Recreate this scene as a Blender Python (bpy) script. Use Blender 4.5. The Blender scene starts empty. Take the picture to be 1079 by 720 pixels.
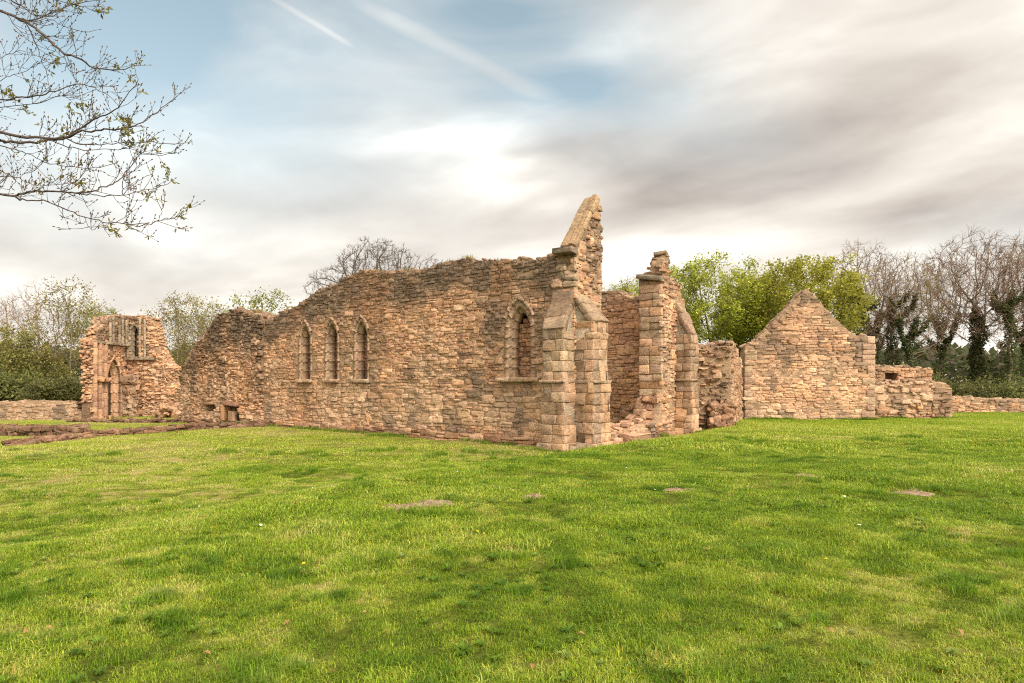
import bpy, math, random
import numpy as np
from mathutils import Vector, kdtree
from mathutils.geometry import tessellate_polygon

scene = bpy.context.scene
R = math.radians

# ------------------------------------------------------------------ camera
EYE = 2.0
cam_d = bpy.data.cameras.new('camera')
cam_d.sensor_width = 36.0
cam_d.lens = 22.0
cam_d.shift_y = 0.039
cam_d.clip_start = 0.05
cam_d.clip_end = 3000
cam = bpy.data.objects.new('camera', cam_d)
cam.location = (0, 0, EYE)
cam.rotation_euler = (R(90), 0, 0)
scene.collection.objects.link(cam)
scene.camera = cam

# ------------------------------------------------------------------ light and exposure
SUN_AZ, SUN_EL = R(142), R(40)          # azimuth measured clockwise from +Y: behind the camera, to the right
SUN_STRENGTH = 1.5
SKY_STRENGTH = 0.085
CLOUD_GAIN = 0.55
scene.view_settings.view_transform = 'Standard'
scene.view_settings.look = 'None'
scene.view_settings.exposure = 1.15
scene.view_settings.gamma = 1.0
scene.cycles.filter_width = 1.1
scene.cycles.use_denoising = False
scene.view_settings.use_curve_mapping = False
SUNV = Vector((math.sin(SUN_AZ) * math.cos(SUN_EL), math.cos(SUN_AZ) * math.cos(SUN_EL), math.sin(SUN_EL)))
sd = bpy.data.lights.new('sun', 'SUN')
sd.energy = SUN_STRENGTH
sd.angle = R(12)
sd.color = (1.0, 0.93, 0.82)
so = bpy.data.objects.new('sun', sd)
so.rotation_euler = (-SUNV).to_track_quat('-Z', 'Y').to_euler()
so.location = (0, -10, 30)
scene.collection.objects.link(so)

# ------------------------------------------------------------------ node helper
class NT:
    def __init__(self, tree):
        self.t = tree; self.n = tree.nodes; self.l = tree.links
    def node(self, typ, **kw):
        nd = self.n.new(typ)
        ins = kw.pop('ins', {})
        for k, v in kw.items(): setattr(nd, k, v)
        for k, v in ins.items(): self.put(nd.inputs[k], v)
        return nd
    def put(self, sock, v):
        if isinstance(v, bpy.types.NodeSocket): self.l.new(v, sock)
        else: sock.default_value = v
    def math(self, op, a, b=0.0, c=None, clamp=False):
        nd = self.node('ShaderNodeMath', operation=op, use_clamp=clamp)
        self.put(nd.inputs[0], a); self.put(nd.inputs[1], b)
        if c is not None: self.put(nd.inputs[2], c)
        return nd.outputs[0]
    def vmath(self, op, a, b=(0, 0, 0), scale=None):
        nd = self.node('ShaderNodeVectorMath', operation=op)
        self.put(nd.inputs[0], a); self.put(nd.inputs[1], b)
        if scale is not None: self.put(nd.inputs['Scale'], scale)
        return nd.outputs['Value'] if op in ('DOT_PRODUCT', 'LENGTH') else nd.outputs[0]
    def smooth(self, x, a, b, lo=0.0, hi=1.0):
        nd = self.node('ShaderNodeMapRange', interpolation_type='SMOOTHSTEP')
        self.put(nd.inputs[0], x); self.put(nd.inputs[1], a); self.put(nd.inputs[2], b)
        self.put(nd.inputs[3], lo); self.put(nd.inputs[4], hi)
        return nd.outputs[0]
    def mix(self, f, a, b, mode='MIX'):
        nd = self.node('ShaderNodeMix', data_type='RGBA', blend_type=mode)
        self.put(nd.inputs[0], f); self.put(nd.inputs[6], a); self.put(nd.inputs[7], b)
        return nd.outputs[2]
    def noise(self, vec, scale, detail=3, rough=0.55, out=0, dist=0.0):
        nd = self.node('ShaderNodeTexNoise')
        self.put(nd.inputs['Vector'], vec); nd.inputs['Scale'].default_value = scale
        nd.inputs['Detail'].default_value = detail; nd.inputs['Roughness'].default_value = rough
        nd.inputs['Distortion'].default_value = dist
        return nd.outputs[out]

def c4(c): return (c[0], c[1], c[2], 1.0)

# ------------------------------------------------------------------ sky: Nishita blue with long-exposure cloud
world = bpy.data.worlds.new('World')
scene.world = world
world.use_nodes = True
T = NT(world.node_tree)
for nd in list(T.n): T.n.remove(nd)
wout = T.node('ShaderNodeOutputWorld')
sky = T.node('ShaderNodeTexSky', sky_type='NISHITA', sun_disc=False)
sky.sun_elevation = SUN_EL
sky.sun_rotation = SUN_AZ
sky.air_density = 1.1; sky.dust_density = 1.6; sky.ozone_density = 1.2
hs = T.node('ShaderNodeHueSaturation', ins={'Hue': 0.462, 'Saturation': 0.60, 'Value': 1.0, 'Color': sky.outputs[0]})
bg_sky = T.node('ShaderNodeBackground', ins={'Color': hs.outputs[0], 'Strength': SKY_STRENGTH})
D = T.vmath('NORMALIZE', T.node('ShaderNodeTexCoord').outputs['Generated'])
sx = T.node('ShaderNodeSeparateXYZ', ins={0: D})
X, Y, Z = sx.outputs
zz = T.math('ADD', T.math('MAXIMUM', Z, 0.0), 0.14)
# cloud sheet coordinates: a runs along the wind, b across it
wx, wy = -0.745, 0.667
a_ = T.math('DIVIDE', T.math('ADD', T.math('MULTIPLY', X, wx), T.math('MULTIPLY', Y, wy)), zz)
b_ = T.math('DIVIDE', T.math('SUBTRACT', T.math('MULTIPLY', X, wy), T.math('MULTIPLY', Y, -0.745 * -1.0 * -1.0)), zz)
def P(ka, kb, off): 
    return T.node('ShaderNodeCombineXYZ', ins={0: T.math('MULTIPLY', a_, ka), 1: T.math('MULTIPLY', b_, kb), 2: off}).outputs[0]
n1 = T.noise(P(0.40, 0.9, 3.1), 1.0, 4, 0.5, dist=0.6)          # broad cloud forms
n2 = T.noise(P(0.30, 1.7, 7.7), 1.0, 3, 0.45, dist=0.35)          # streaks
n3 = T.noise(P(0.75, 1.25, 12.3), 1.15, 5, 0.52, dist=0.9)
lump = T.vmath('MULTIPLY', D, (2.6, 2.6, 7.5))
n5 = T.noise(lump, 1.5, 5, 0.52, dist=0.35)
n4 = T.noise(P(1.5, 2.6, 22.3), 1.3, 4, 0.5, dist=0.5)           # lumpy small forms
def blob(px, py, rx, ry, tilt=0.0):
    """soft patch of the sky round one direction, rx wide and ry high (in tangent units)"""
    d = Vector(((px - 539.5) / 659, 1.0, (402 - py) / 659)).normalized()
    e1 = d.cross(Vector((0, 0, 1))).normalized(); e2 = e1.cross(d).normalized()
    c, s = math.cos(tilt), math.sin(tilt)
    f1 = (e1 * c + e2 * s) / (rx / 659); f2 = (e2 * c - e1 * s) / (ry / 659)
    warp = T.vmath('SCALE', T.vmath('SUBTRACT', T.node('ShaderNodeTexNoise', ins={'Vector': P(0.5, 1.5, px * .01), 'Scale': 1.6, 'Detail': 3.0}).outputs['Color'], (0.5, 0.5, 0.5)), scale=0.12)
    dd = T.vmath('ADD', D, warp)
    q1 = T.vmath('DOT_PRODUCT', dd, tuple(f1)); q2 = T.vmath('DOT_PRODUCT', dd, tuple(f2))
    front = T.math('GREATER_THAN', T.vmath('DOT_PRODUCT', D, tuple(d)), 0.0)
    r2 = T.math('ADD', T.math('MULTIPLY', q1, q1), T.math('MULTIPLY', q2, q2))
    return T.math('MULTIPLY', T.math('POWER', 2.718, T.math('MULTIPLY', r2, -1.0)), front)
def addall(*xs):
    o = xs[0]
    for x in xs[1:]: o = T.math('ADD', o, x)
    return o
def sc(x, k): return T.math('MULTIPLY', x, k)
blue = addall(sc(blob(330, 10, 230, 75), .95), sc(blob(600, 50, 120, 60), .9), sc(blob(60, 60, 220, 120), .75), sc(blob(200, 130, 240, 60), .3), sc(blob(690, 122, 110, 34, R(-20)), .5), sc(blob(650, 300, 70, 18), .3), sc(blob(1050, 245, 90, 20), .3))
cover = T.math('SUBTRACT', 1.0, T.math('MULTIPLY', blue, T.math('ADD', 0.80, sc(T.math('SUBTRACT', n3, 0.5), -1.1))), clamp=True)
# contrails
def trail(p0, p1, w0, gain):
    v0 = Vector(((p0[0] - 539.5) / 659, 1, (402 - p0[1]) / 659)).normalized(); v1 = Vector(((p1[0] - 539.5) / 659, 1, (402 - p1[1]) / 659)).normalized()
    nrm = v0.cross(v1).normalized(); mid = (v0 + v1).normalized(); ax = (v1 - v0).normalized(); half = (v1 - v0).length / 2
    dist = T.math('ABSOLUTE', T.math('ADD', T.vmath('DOT_PRODUCT', D, tuple(nrm)), sc(T.math('SUBTRACT', n3, 0.5), 0.012)))
    al = T.math('ABSOLUTE', T.math('DIVIDE', T.vmath('DOT_PRODUCT', T.vmath('SUBTRACT', D, tuple(mid)), tuple(ax)), half))
    m = T.math('MULTIPLY', T.smooth(dist, 0.0, w0, 1.0, 0.0), T.smooth(al, 0.35, 1.2, 1.0, 0.0))
    return T.math('MULTIPLY', m, gain)
TR = T.math('MAXIMUM', trail((265, -14), (390, 62), 0.010, .42), trail((330, -20), (600, 118), 0.026, .36))
cover = T.math('MAXIMUM', cover, TR)
dark = addall(sc(blob(520, 168, 150, 9, R(3)), .4), sc(blob(330, 225, 120, 16), .25), sc(blob(130, 190, 110, 16), .18), sc(blob(800, 160, 165, 30, R(9)), .85), sc(blob(845, 186, 130, 14, R(6)), .45), sc(blob(1010, 190, 140, 26, R(6)), .75), sc(blob(690, 110, 110, 30, R(18)), .35),
              sc(blob(960, 100, 240, 60, R(12)), .30), sc(blob(600, 155, 90, 22, R(5)), .45), sc(blob(380, 180, 170, 22), .25), sc(blob(1000, 240, 220, 22), .22),
              sc(blob(690, 200, 40, 16, R(20)), .4), sc(blob(150, 270, 260, 25), .22), sc(blob(410, 215, 120, 18), .2))
lite = addall(sc(blob(488, 138, 78, 22), 1.1), sc(blob(525, 196, 92, 20, R(4)), 1.1), sc(blob(600, 78, 90, 22, R(25)), .7), sc(blob(900, 215, 190, 20, R(4)), .4), sc(blob(1060, 130, 110, 24, R(15)), .25),
              sc(blob(680, 265, 150, 20), .45), sc(blob(190, 268, 40, 16), .6), sc(blob(230, 318, 75, 15), .6), sc(blob(330, 150, 150, 20, R(8)), .3), sc(blob(60, 280, 120, 24), .3))
tone = addall(0.705, sc(T.math('SUBTRACT', n1, 0.5), 0.34), sc(T.math('SUBTRACT', n2, 0.5), 0.14), sc(T.math('SUBTRACT', n3, 0.5), 0.30), sc(T.math('SUBTRACT', n5, 0.5), 0.72), sc(T.math('SUBTRACT', n4, 0.5), 0.12), sc(lite, 0.30), sc(dark, -0.31), sc(TR, 0.05))
ramp = T.node('ShaderNodeValToRGB', ins={0: tone})
el = ramp.color_ramp.elements
el[0].position = 0.0; el[0].color = (0.26, 0.225, 0.195, 1)
el[1].position = 1.0; el[1].color = (1.40, 1.33, 1.20, 1)
for p, c in ((0.25, (0.40, 0.35, 0.315)), (0.5, (0.62, 0.56, 0.50)), (0.68, (0.78, 0.72, 0.645)), (0.84, (1.0, 0.94, 0.85))):
    e = el.new(p); e.color = c4(c)
# cloud round the sun, unseen behind the viewer, is brightened to light the scene
sunside = T.smooth(T.vmath('DOT_PRODUCT', D, tuple(SUNV)), 0.25, 1.0, 0.0, 1.0)
gain = T.math('MULTIPLY', CLOUD_GAIN, T.math('ADD', 1.0, T.math('MULTIPLY', sunside, 2.6)))
bg_cloud = T.node('ShaderNodeBackground', ins={'Color': ramp.outputs[0], 'Strength': gain})
msh = T.node('ShaderNodeMixShader', ins={0: cover})
T.l.new(bg_sky.outputs[0], msh.inputs[1]); T.l.new(bg_cloud.outputs[0], msh.inputs[2])
T.l.new(msh.outputs[0], wout.inputs[0])

# ------------------------------------------------------------------ numpy helpers
def _hash(ix, iy, seed):
    h = (ix.astype(np.int64) * 374761393 + iy.astype(np.int64) * 668265263 + seed * 1442695041) & 0x7fffffff
    h = ((h ^ (h >> 13)) * 1274126177) & 0x7fffffff
    return ((h ^ (h >> 16)) & 0xffff) / 65535.0
def vnoise(x, y, seed=0):
    x = np.asarray(x, float); y = np.asarray(y, float)
    ix, iy = np.floor(x), np.floor(y); fx, fy = x - ix, y - iy
    fx = fx * fx * (3 - 2 * fx); fy = fy * fy * (3 - 2 * fy)
    a = _hash(ix, iy, seed); b = _hash(ix + 1, iy, seed); c = _hash(ix, iy + 1, seed); d = _hash(ix + 1, iy + 1, seed)
    return (a * (1 - fx) + b * fx) * (1 - fy) + (c * (1 - fx) + d * fx) * fy
def fbm(x, y, seed=0, o=3):
    s, amp, t = 0, 1.0, 0
    for k in range(o):
        s = s + amp * vnoise(x * 2 ** k, y * 2 ** k, seed + 17 * k); t += amp; amp *= .5
    return s / t
def sstep(x, a, b):
    t = np.clip((np.asarray(x, float) - a) / (b - a), 0, 1); return t * t * (3 - 2 * t)
def inpoly(poly, x, y):
    poly = np.asarray(poly, float); x = np.asarray(x, float); y = np.asarray(y, float)
    inside = np.zeros(x.shape, bool); j = len(poly) - 1
    for i in range(len(poly)):
        xi, yi = poly[i]; xj, yj = poly[j]
        if yi != yj:
            cross = ((yi > y) != (yj > y)) & (x < (xj - xi) * (y - yi) / (yj - yi) + xi)
            inside ^= cross
        j = i
    return inside

class MB:
    """collects geometry (with a colour per vertex) for ONE mesh object"""
    def __init__(self): self.v = []; self.f4 = []; self.f3 = []; self.c = []; self.n = 0
    def add(self, v, quads=None, tris=None, col=(1, 1, 1)):
        v = np.asarray(v, np.float64).reshape(-1, 3)
        if quads is not None and len(quads): self.f4.append(np.asarray(quads, np.int64).reshape(-1, 4) + self.n)
        if tris is not None and len(tris): self.f3.append(np.asarray(tris, np.int64).reshape(-1, 3) + self.n)
        col = np.asarray(col, float)
        if col.ndim == 1: col = np.tile(col, (len(v), 1))
        self.v.append(v); self.c.append(col); self.n += len(v)
    def mesh(self, name, mat, smooth=False, off=(0, 0, 0)):
        me = bpy.data.meshes.new(name)
        V = np.concatenate(self.v) - np.asarray(off); Cc = np.concatenate(self.c)
        q = np.concatenate(self.f4) if self.f4 else np.zeros((0, 4), int)
        t = np.concatenate(self.f3) if self.f3 else np.zeros((0, 3), int)
        nl = q.size + t.size; npol = len(q) + len(t)
        me.vertices.add(len(V)); me.vertices.foreach_set('co', V.astype(np.float32).ravel())
        me.loops.add(nl); me.loops.foreach_set('vertex_index', np.concatenate([q.ravel(), t.ravel()]).astype(np.int32))
        me.polygons.add(npol)
        st = np.concatenate([np.arange(len(q)) * 4, q.size + np.arange(len(t)) * 3]).astype(np.int32)
        me.polygons.foreach_set('loop_start', st)
        if smooth: me.polygons.foreach_set('use_smooth', np.ones(npol, bool))
        me.update(calc_edges=True)
        at = me.color_attributes.new('col', 'FLOAT_COLOR', 'POINT')
        at.data.foreach_set('color', np.concatenate([Cc, np.ones((len(Cc), 1))], 1).astype(np.float32).ravel())
        me.materials.append(mat)
        me.validate()
        return me
    def build(self, name, mat, parent=None, smooth=False):
        off = tuple(world_loc(parent)) if parent is not None else (0, 0, 0)
        o = bpy.data.objects.new(name, self.mesh(name, mat, smooth, off))
        scene.collection.objects.link(o)
        if parent is not None: o.parent = parent
        return o
def world_loc(o):
    p = Vector((0, 0, 0))
    while o is not None:
        p += Vector(o.location); o = o.parent
    return p
def tag(o, label=None, cat=None, group=None, kind=None):
    for k, v in (('label', label), ('category', cat), ('group', group), ('kind', kind)):
        if v: o[k] = v
    return o
def thing(name, loc, label, cat, group=None):
    o = bpy.data.objects.new(name, None); o.location = loc; o.empty_display_size = .3
    scene.collection.objects.link(o)
    return tag(o, label, cat, group)

# ------------------------------------------------------------------ materials
def new_mat(name):
    m = bpy.data.materials.new(name); m.use_nodes = True
    t = NT(m.node_tree)
    for nd in list(t.n): t.n.remove(nd)
    out = t.node('ShaderNodeOutputMaterial'); p = t.node('ShaderNodeBsdfPrincipled')
    t.l.new(p.outputs[0], out.inputs[0])
    return m, t, p, out
def stone_mat(name, joints=False, bump=0.8):
    m, t, p, out = new_mat(name)
    col = t.node('ShaderNodeAttribute', attribute_name='col').outputs['Color']
    pos = t.node('ShaderNodeNewGeometry').outputs['Position']
    lam = t.vmath('MULTIPLY', pos, (1.0, 1.0, 2.6))
    nb = t.noise(pos, 1.1, 4, .6); nm = t.noise(lam, 6.0, 5, .65); nf = t.noise(lam, 24.0, 4, .7)
    f = T2 = t.math('ADD', t.math('ADD', t.math('MULTIPLY', nm, .60), t.math('MULTIPLY', nf, .60)), t.math('MULTIPLY', nb, .30))
    shade = t.smooth(f, 0.50, 1.02, 0.42, 1.50)  # relief noise also darkens the colour, painting shade into pits
    c = t.mix(1.0, col, t.node('ShaderNodeCombineColor', ins={0: shade, 1: shade, 2: shade}).outputs[0], 'MULTIPLY')
    # iron staining and pale lichen with their own shapes
    c = t.mix(t.smooth(t.noise(pos, 2.3, 3, .6), .58, .75, 0, .35), c, (.50, .25, .11, 1))
    c = t.mix(t.smooth(t.noise(pos, 5.5, 5, .7), .62, .76, 0, .28), c, (.50, .41, .28, 1))
    c = t.mix(t.smooth(t.noise(pos, 3.1, 5, .7), .60, .74, 0, .55), c, (.13, .105, .08, 1))
    hgt = t.math('ADD', t.math('MULTIPLY', nm, .9), t.math('MULTIPLY', nf, .55))
    if joints:
        vo = t.node('ShaderNodeTexVoronoi', feature='DISTANCE_TO_EDGE', ins={'Scale': 1.0})
        t.l.new(t.vmath('MULTIPLY', t.vmath('ADD', pos, t.vmath('SCALE', t.node('ShaderNodeTexNoise', ins={'Vector': pos, 'Scale': 3.0}).outputs['Color'], scale=.12)), (4.5, 4.5, 9.0)), vo.inputs['Vector'])
        ed = t.smooth(vo.outputs['Distance'], 0.02, 0.16, 0, 1)
        hgt = t.math('ADD', t.math('MULTIPLY', ed, .9), hgt)
        c = t.mix(t.math('MULTIPLY', t.math('SUBTRACT', 1.0, ed), .5), c, (.16, .12, .085, 1))
    b = t.node('ShaderNodeBump', ins={'Height': hgt, 'Strength': bump, 'Distance': 0.035})
    t.put(p.inputs['Base Color'], c); p.inputs['Roughness'].default_value = .95
    p.inputs['Specular IOR Level'].default_value = .15
    t.l.new(b.outputs[0], p.inputs['Normal'])
    return m
M_STONE = stone_mat('weathered sandstone')
M_CORE = stone_mat('rubble core and mortar', joints=True, bump=.9)
M_ASHLAR = stone_mat('dressed sandstone', bump=.5)

def leaf_mat(name, rough=.6, transl=.45):
    m, t, p, out = new_mat(name)
    col = t.node('ShaderNodeAttribute', attribute_name='col').outputs['Color']
    oi = t.node('ShaderNodeObjectInfo').outputs['Random']
    c = t.node('ShaderNodeHueSaturation', ins={'Color': col, 'Value': t.smooth(oi, 0, 1, .88, 1.12), 'Hue': t.smooth(oi, 0, 1, .49, .51)}).outputs[0]
    t.put(p.inputs['Base Color'], c); p.inputs['Roughness'].default_value = rough
    p.inputs['Specular IOR Level'].default_value = .25
    tr = t.node('ShaderNodeBsdfTranslucent'); t.put(tr.inputs[0], c)
    mx = t.node('ShaderNodeMixShader', ins={0: transl})
    t.l.new(p.outputs[0], mx.inputs[1]); t.l.new(tr.outputs[0], mx.inputs[2]); t.l.new(mx.outputs[0], out.inputs[0])
    return m
M_LEAF = leaf_mat('leaves')
def bark_mat():
    m, t, p, out = new_mat('bark')
    col = t.node('ShaderNodeAttribute', attribute_name='col').outputs['Color']
    tc = t.node('ShaderNodeTexCoord').outputs['Object']
    n = t.noise(t.vmath('MULTIPLY', tc, (6, 6, 1.5)), 2.0, 4, .6)
    s = t.smooth(n, .3, .7, .65, 1.3)
    t.put(p.inputs['Base Color'], t.mix(1.0, col, t.node('ShaderNodeCombineColor', ins={0: s, 1: s, 2: s}).outputs[0], 'MULTIPLY'))
    p.inputs['Roughness'].default_value = .9; p.inputs['Specular IOR Level'].default_value = .15
    b = t.node('ShaderNodeBump', ins={'Height': n, 'Strength': .5, 'Distance': .03}); t.l.new(b.outputs[0], p.inputs['Normal'])
    return m
M_BARK = bark_mat()

def turf_tone(x, y):
    """0 fresh and green ... 1 pale, trodden and mown short (the lower lawn by the walls)"""
    low = 1 - sstep(crest_sd(x, y), -1.5, .4)
    patch = fbm(x * .35, y * .45, 61, 3); fine = fbm(x * 1.7, y * 2.2, 63, 3)
    return np.clip(.21 + .27 * low + 0.7 * (patch - .5) + .5 * (fine - .5) + 1.35 * (fbm(x * 6, y * 7, 65, 2) - .5) * (1 - sstep(y, 12, 25)) + .18 * sstep(y, 8, 22), 0, 1)
def grass_mat():
    m, t, p, out = new_mat('grass blades')
    col = t.node('ShaderNodeAttribute', attribute_name='col').outputs['Color']
    pos = t.node('ShaderNodeNewGeometry').outputs['Position']
    k = t.node('ShaderNodeAttribute', attribute_name='tone', attribute_type='INSTANCER').outputs['Fac']
    rp = t.node('ShaderNodeValToRGB', ins={0: k}); e = rp.color_ramp.elements
    e[0].position = 0; e[0].color = (.150, .245, .012, 1); e[1].position = 1; e[1].color = (.50, .45, .16, 1)
    x = e.new(.33); x.color = (.275, .375, .022, 1); x = e.new(.66); x.color = (.40, .45, .068, 1)
    c = t.mix(1.0, rp.outputs[0], col, 'MULTIPLY')
    t.put(p.inputs['Base Color'], c); p.inputs['Roughness'].default_value = .55; p.inputs['Specular IOR Level'].default_value = .3
    tr = t.node('ShaderNodeBsdfTranslucent'); t.put(tr.inputs[0], c)
    mx = t.node('ShaderNodeMixShader', ins={0: .4})
    t.l.new(p.outputs[0], mx.inputs[1]); t.l.new(tr.outputs[0], mx.inputs[2]); t.l.new(mx.outputs[0], out.inputs[0])
    return m
M_GRASS = grass_mat()
def ground_mat():
    m, t, p, out = new_mat('turf')
    pos = t.node('ShaderNodeNewGeometry').outputs['Position']
    k = t.node('ShaderNodeAttribute', attribute_name='col').outputs['Fac']
    rp = t.node('ShaderNodeValToRGB', ins={0: k}); e = rp.color_ramp.elements
    e[0].position = 0; e[0].color = (.06, .075, .012, 1); e[1].position = 1; e[1].color = (.27, .21, .09, 1)  # turf colour kept dark, painting shadow into the gaps between blades
    x = e.new(.33); x.color = (.095, .11, .018, 1); x = e.new(.66); x.color = (.17, .165, .04, 1)
    fine = t.noise(pos, 18, 4, .7)
    s = t.smooth(fine, .3, .7, .6, 1.35)
    c = t.mix(1.0, rp.outputs[0], t.node('ShaderNodeCombineColor', ins={0: s, 1: s, 2: s}).outputs[0], 'MULTIPLY')
    t.put(p.inputs['Base Color'], c); p.inputs['Roughness'].default_value = 1; p.inputs['Specular IOR Level'].default_value = 0
    b = t.node('ShaderNodeBump', ins={'Height': fine, 'Strength': .8, 'Distance': .05}); t.l.new(b.outputs[0], p.inputs['Normal'])
    return m
M_GROUND = ground_mat()
def earth_mat():
    m, t, p, out = new_mat('bare earth')
    pos = t.node('ShaderNodeNewGeometry').outputs['Position']
    n = t.noise(pos, 22, 5, .7); n0 = t.noise(pos, 4, 3, .6)
    c = t.mix(t.smooth(n, .3, .7), (.13, .085, .045, 1), (.32, .22, .13, 1))
    c = t.mix(t.smooth(n0, .5, .7, 0, .5), c, (.30, .27, .12, 1))
    t.put(p.inputs['Base Color'], c); p.inputs['Roughness'].default_value = 1
    b = t.node('ShaderNodeBump', ins={'Height': n, 'Strength': .8, 'Distance': .03}); t.l.new(b.outputs[0], p.inputs['Normal'])
    return m
M_EARTH = earth_mat()
def col_mat(name, rough=.7):
    m, t, p, out = new_mat(name)
    col = t.node('ShaderNodeAttribute', attribute_name='col').outputs['Color']
    t.put(p.inputs['Base Color'], col); p.inputs['Roughness'].default_value = rough
    return m
M_SMALL = col_mat('petals and dry leaves')

# ------------------------------------------------------------------ terrain
CREST = np.array([(-30, -25), (-9, 1.0), (-3.96, 6.7), (-2.2, 10.5), (1.2, 14.0), (3.4, 16.4), (6.7, 20.2), (9.4, 24.2), (10.2, 28), (10.5, 60)], float)
def crest_sd(x, y):
    x = np.asarray(x, float); y = np.asarray(y, float)
    best = np.full(x.shape, 1e9); sgn = np.ones(x.shape)
    for (x0, y0), (x1, y1) in zip(CREST[:-1], CREST[1:]):
        dx, dy = x1 - x0, y1 - y0; L2 = dx * dx + dy * dy
        t = np.clip(((x - x0) * dx + (y - y0) * dy) / L2, 0, 1)
        d = np.hypot(x - x0 - t * dx, y - y0 - t * dy)
        s = np.where(dx * (y - y0) - dy * (x - x0) < 0, 1.0, -1.0)
        m = d < best; best = np.where(m, d, best); sgn = np.where(m, s, sgn)
    return best * sgn
def ground_h(x, y):
    x = np.asarray(x, float); y = np.asarray(y, float)
    sd_ = crest_sd(x, y)
    h = .36 * sstep(sd_, -2.2, .3) - .14 * sstep(y, 20, 31) * sstep(x, 6, 12)
    h = h - .22 * sstep(-x, 11, 22) * sstep(y, 12, 22)
    near = 1 - .75 * sstep(y, 16, 26)
    h = h + near * (.09 * (fbm(x * .55, y * .55, 3) - .5) + 0.07 * (vnoise(x * 1.9, y * 1.9, 8) - .5) + .06 * (fbm(x * 4.0, y * 4.0, 9, 2) - .5))
    far = np.hypot(x, y)
    h = h + 2.2 * sstep(far, 80, 300) * fbm(x * .01, y * .01, 5)
    return h
def gh(x, y): return float(ground_h(np.array([x]), np.array([y]))[0])
def axis(lo, hi, a, b, step, grow=1.13):
    m = list(np.arange(a, b, step)); s = step
    while m[-1] < hi: s *= grow; m.append(m[-1] + s)
    s = step
    while m[0] > lo: s *= grow; m.insert(0, m[0] - s)
    return np.array(m)
gx = axis(-900, 900, -9, 13, .16); gy = axis(-300, 1500, 1.5, 18, .14)
GX, GY = np.meshgrid(gx, gy, indexing='ij'); GZ = ground_h(GX, GY)
nx_, ny_ = GX.shape
idx = np.arange(nx_ * ny_).reshape(nx_, ny_)
mb = MB(); mb.add(np.stack([GX, GY, GZ], -1), np.stack([idx[:-1, :-1], idx[1:, :-1], idx[1:, 1:], idx[:-1, 1:]], -1), col=np.repeat(turf_tone(GX, GY).ravel()[:, None], 3, 1))
tag(mb.build('ground', M_GROUND, smooth=True), kind='structure')

# ------------------------------------------------------------------ masonry helpers
PAL = np.array((1.15, 1.06, 1.08)) * np.array([(.46, .295, .168), (.43, .265, .145), (.50, .335, .20), (.44, .26, .13), (.39, .245, .145), (.43, .28, .165), (.35, .21, .13), (.49, .32, .185)])
DRESSED = np.array([(.475, .325, .212), (.435, .29, .185), (.50, .35, .232), (.405, .27, .172), (.45, .298, .19)])
GREYED = np.array([(.30, .235, .155), (.25, .195, .13), (.34, .265, .175), (.22, .17, .115)])
WEATHER_SHADE = np.array((.155, .108, .072))
def palette(rng, n, pal=PAL):
    c = pal[rng.integers(0, len(pal), n)]
    return c * (1.06 if pal is DRESSED else 1.0) * rng.uniform(.86, 1.12, (n, 1)) * rng.uniform(.97, 1.03, (n, 3))
G4 = np.array([-1, -.84, .84, 1.0])
TU, TV = [g.ravel() for g in np.meshgrid(G4, G4, indexing='ij')]
G4B = np.array([-1, -.64, .64, 1.0])
TUB, TVB = [g.ravel() for g in np.meshgrid(G4B, G4B, indexing='ij')]
PER = [(i, 0) for i in range(4)] + [(3, j) for j in range(1, 4)] + [(i, 3) for i in (2, 1, 0)] + [(0, j) for j in (2, 1)]
PER = np.array([i * 4 + j for i, j in PER])
FQ = np.array([(i * 4 + j, (i + 1) * 4 + j, (i + 1) * 4 + j + 1, i * 4 + j + 1) for i in range(3) for j in range(3)])
SQ = np.array([(PER[k], 16 + k, 16 + (k + 1) % 12, PER[(k + 1) % 12]) for k in range(12)])
INNER = (np.abs(TU) < .9) & (np.abs(TV) < .9)
CORNER = (np.abs(TU) > .9) & (np.abs(TV) > .9)
def stones(mb, O, U, V, N, u, v, w, h, prot, col, rng, rough=.012, bevel=.012, skirt=.10, tilt=.03, rubble=False):
    """faced stones centred on (u, v) of the plane O + uU + vV, standing prot out of it along N"""
    n = len(u)
    if n == 0: return
    O, U, V, N = (np.asarray(a, float) for a in (O, U, V, N))
    prot = np.broadcast_to(np.asarray(prot, float), (n,)); hw = w / 2; hh = h / 2
    tu, tv = (TUB, TVB) if rubble else (TU, TV)
    rx = np.where(CORNER, .94 if rubble else .97, 1.0)
    uu = u[:, None] + tu * rx * hw[:, None]; vv = v[:, None] + tv * rx * hh[:, None]
    j = np.minimum(hw, hh)[:, None] * (.16 if rubble else .05)
    uu = uu + rng.uniform(-1, 1, (n, 16)) * j; vv = vv + rng.uniform(-1, 1, (n, 16)) * j
    dd = prot[:, None] + rng.normal(0, 1, (n, 16)) * rough - np.where(INNER, 0, bevel) - np.where(CORNER, bevel * .6, 0)
    dd = dd + rng.normal(0, tilt, (n, 1)) * tu * hw[:, None] * 2 + rng.normal(0, tilt * 1.5, (n, 1)) * tv * hh[:, None] * 2
    su = uu[:, PER]; sv = vv[:, PER]; sdp = np.full((n, 12), -skirt)
    uu = np.concatenate([uu, su], 1); vv = np.concatenate([vv, sv], 1); dd = np.concatenate([dd, sdp], 1)
    P_ = O + uu[..., None] * U + vv[..., None] * V + dd[..., None] * N
    q = np.concatenate([FQ, SQ])[None] + (np.arange(n) * 28)[:, None, None]
    mb.add(P_.reshape(-1, 3), q.reshape(-1, 4), col=np.repeat(col, 28, 0))
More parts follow.
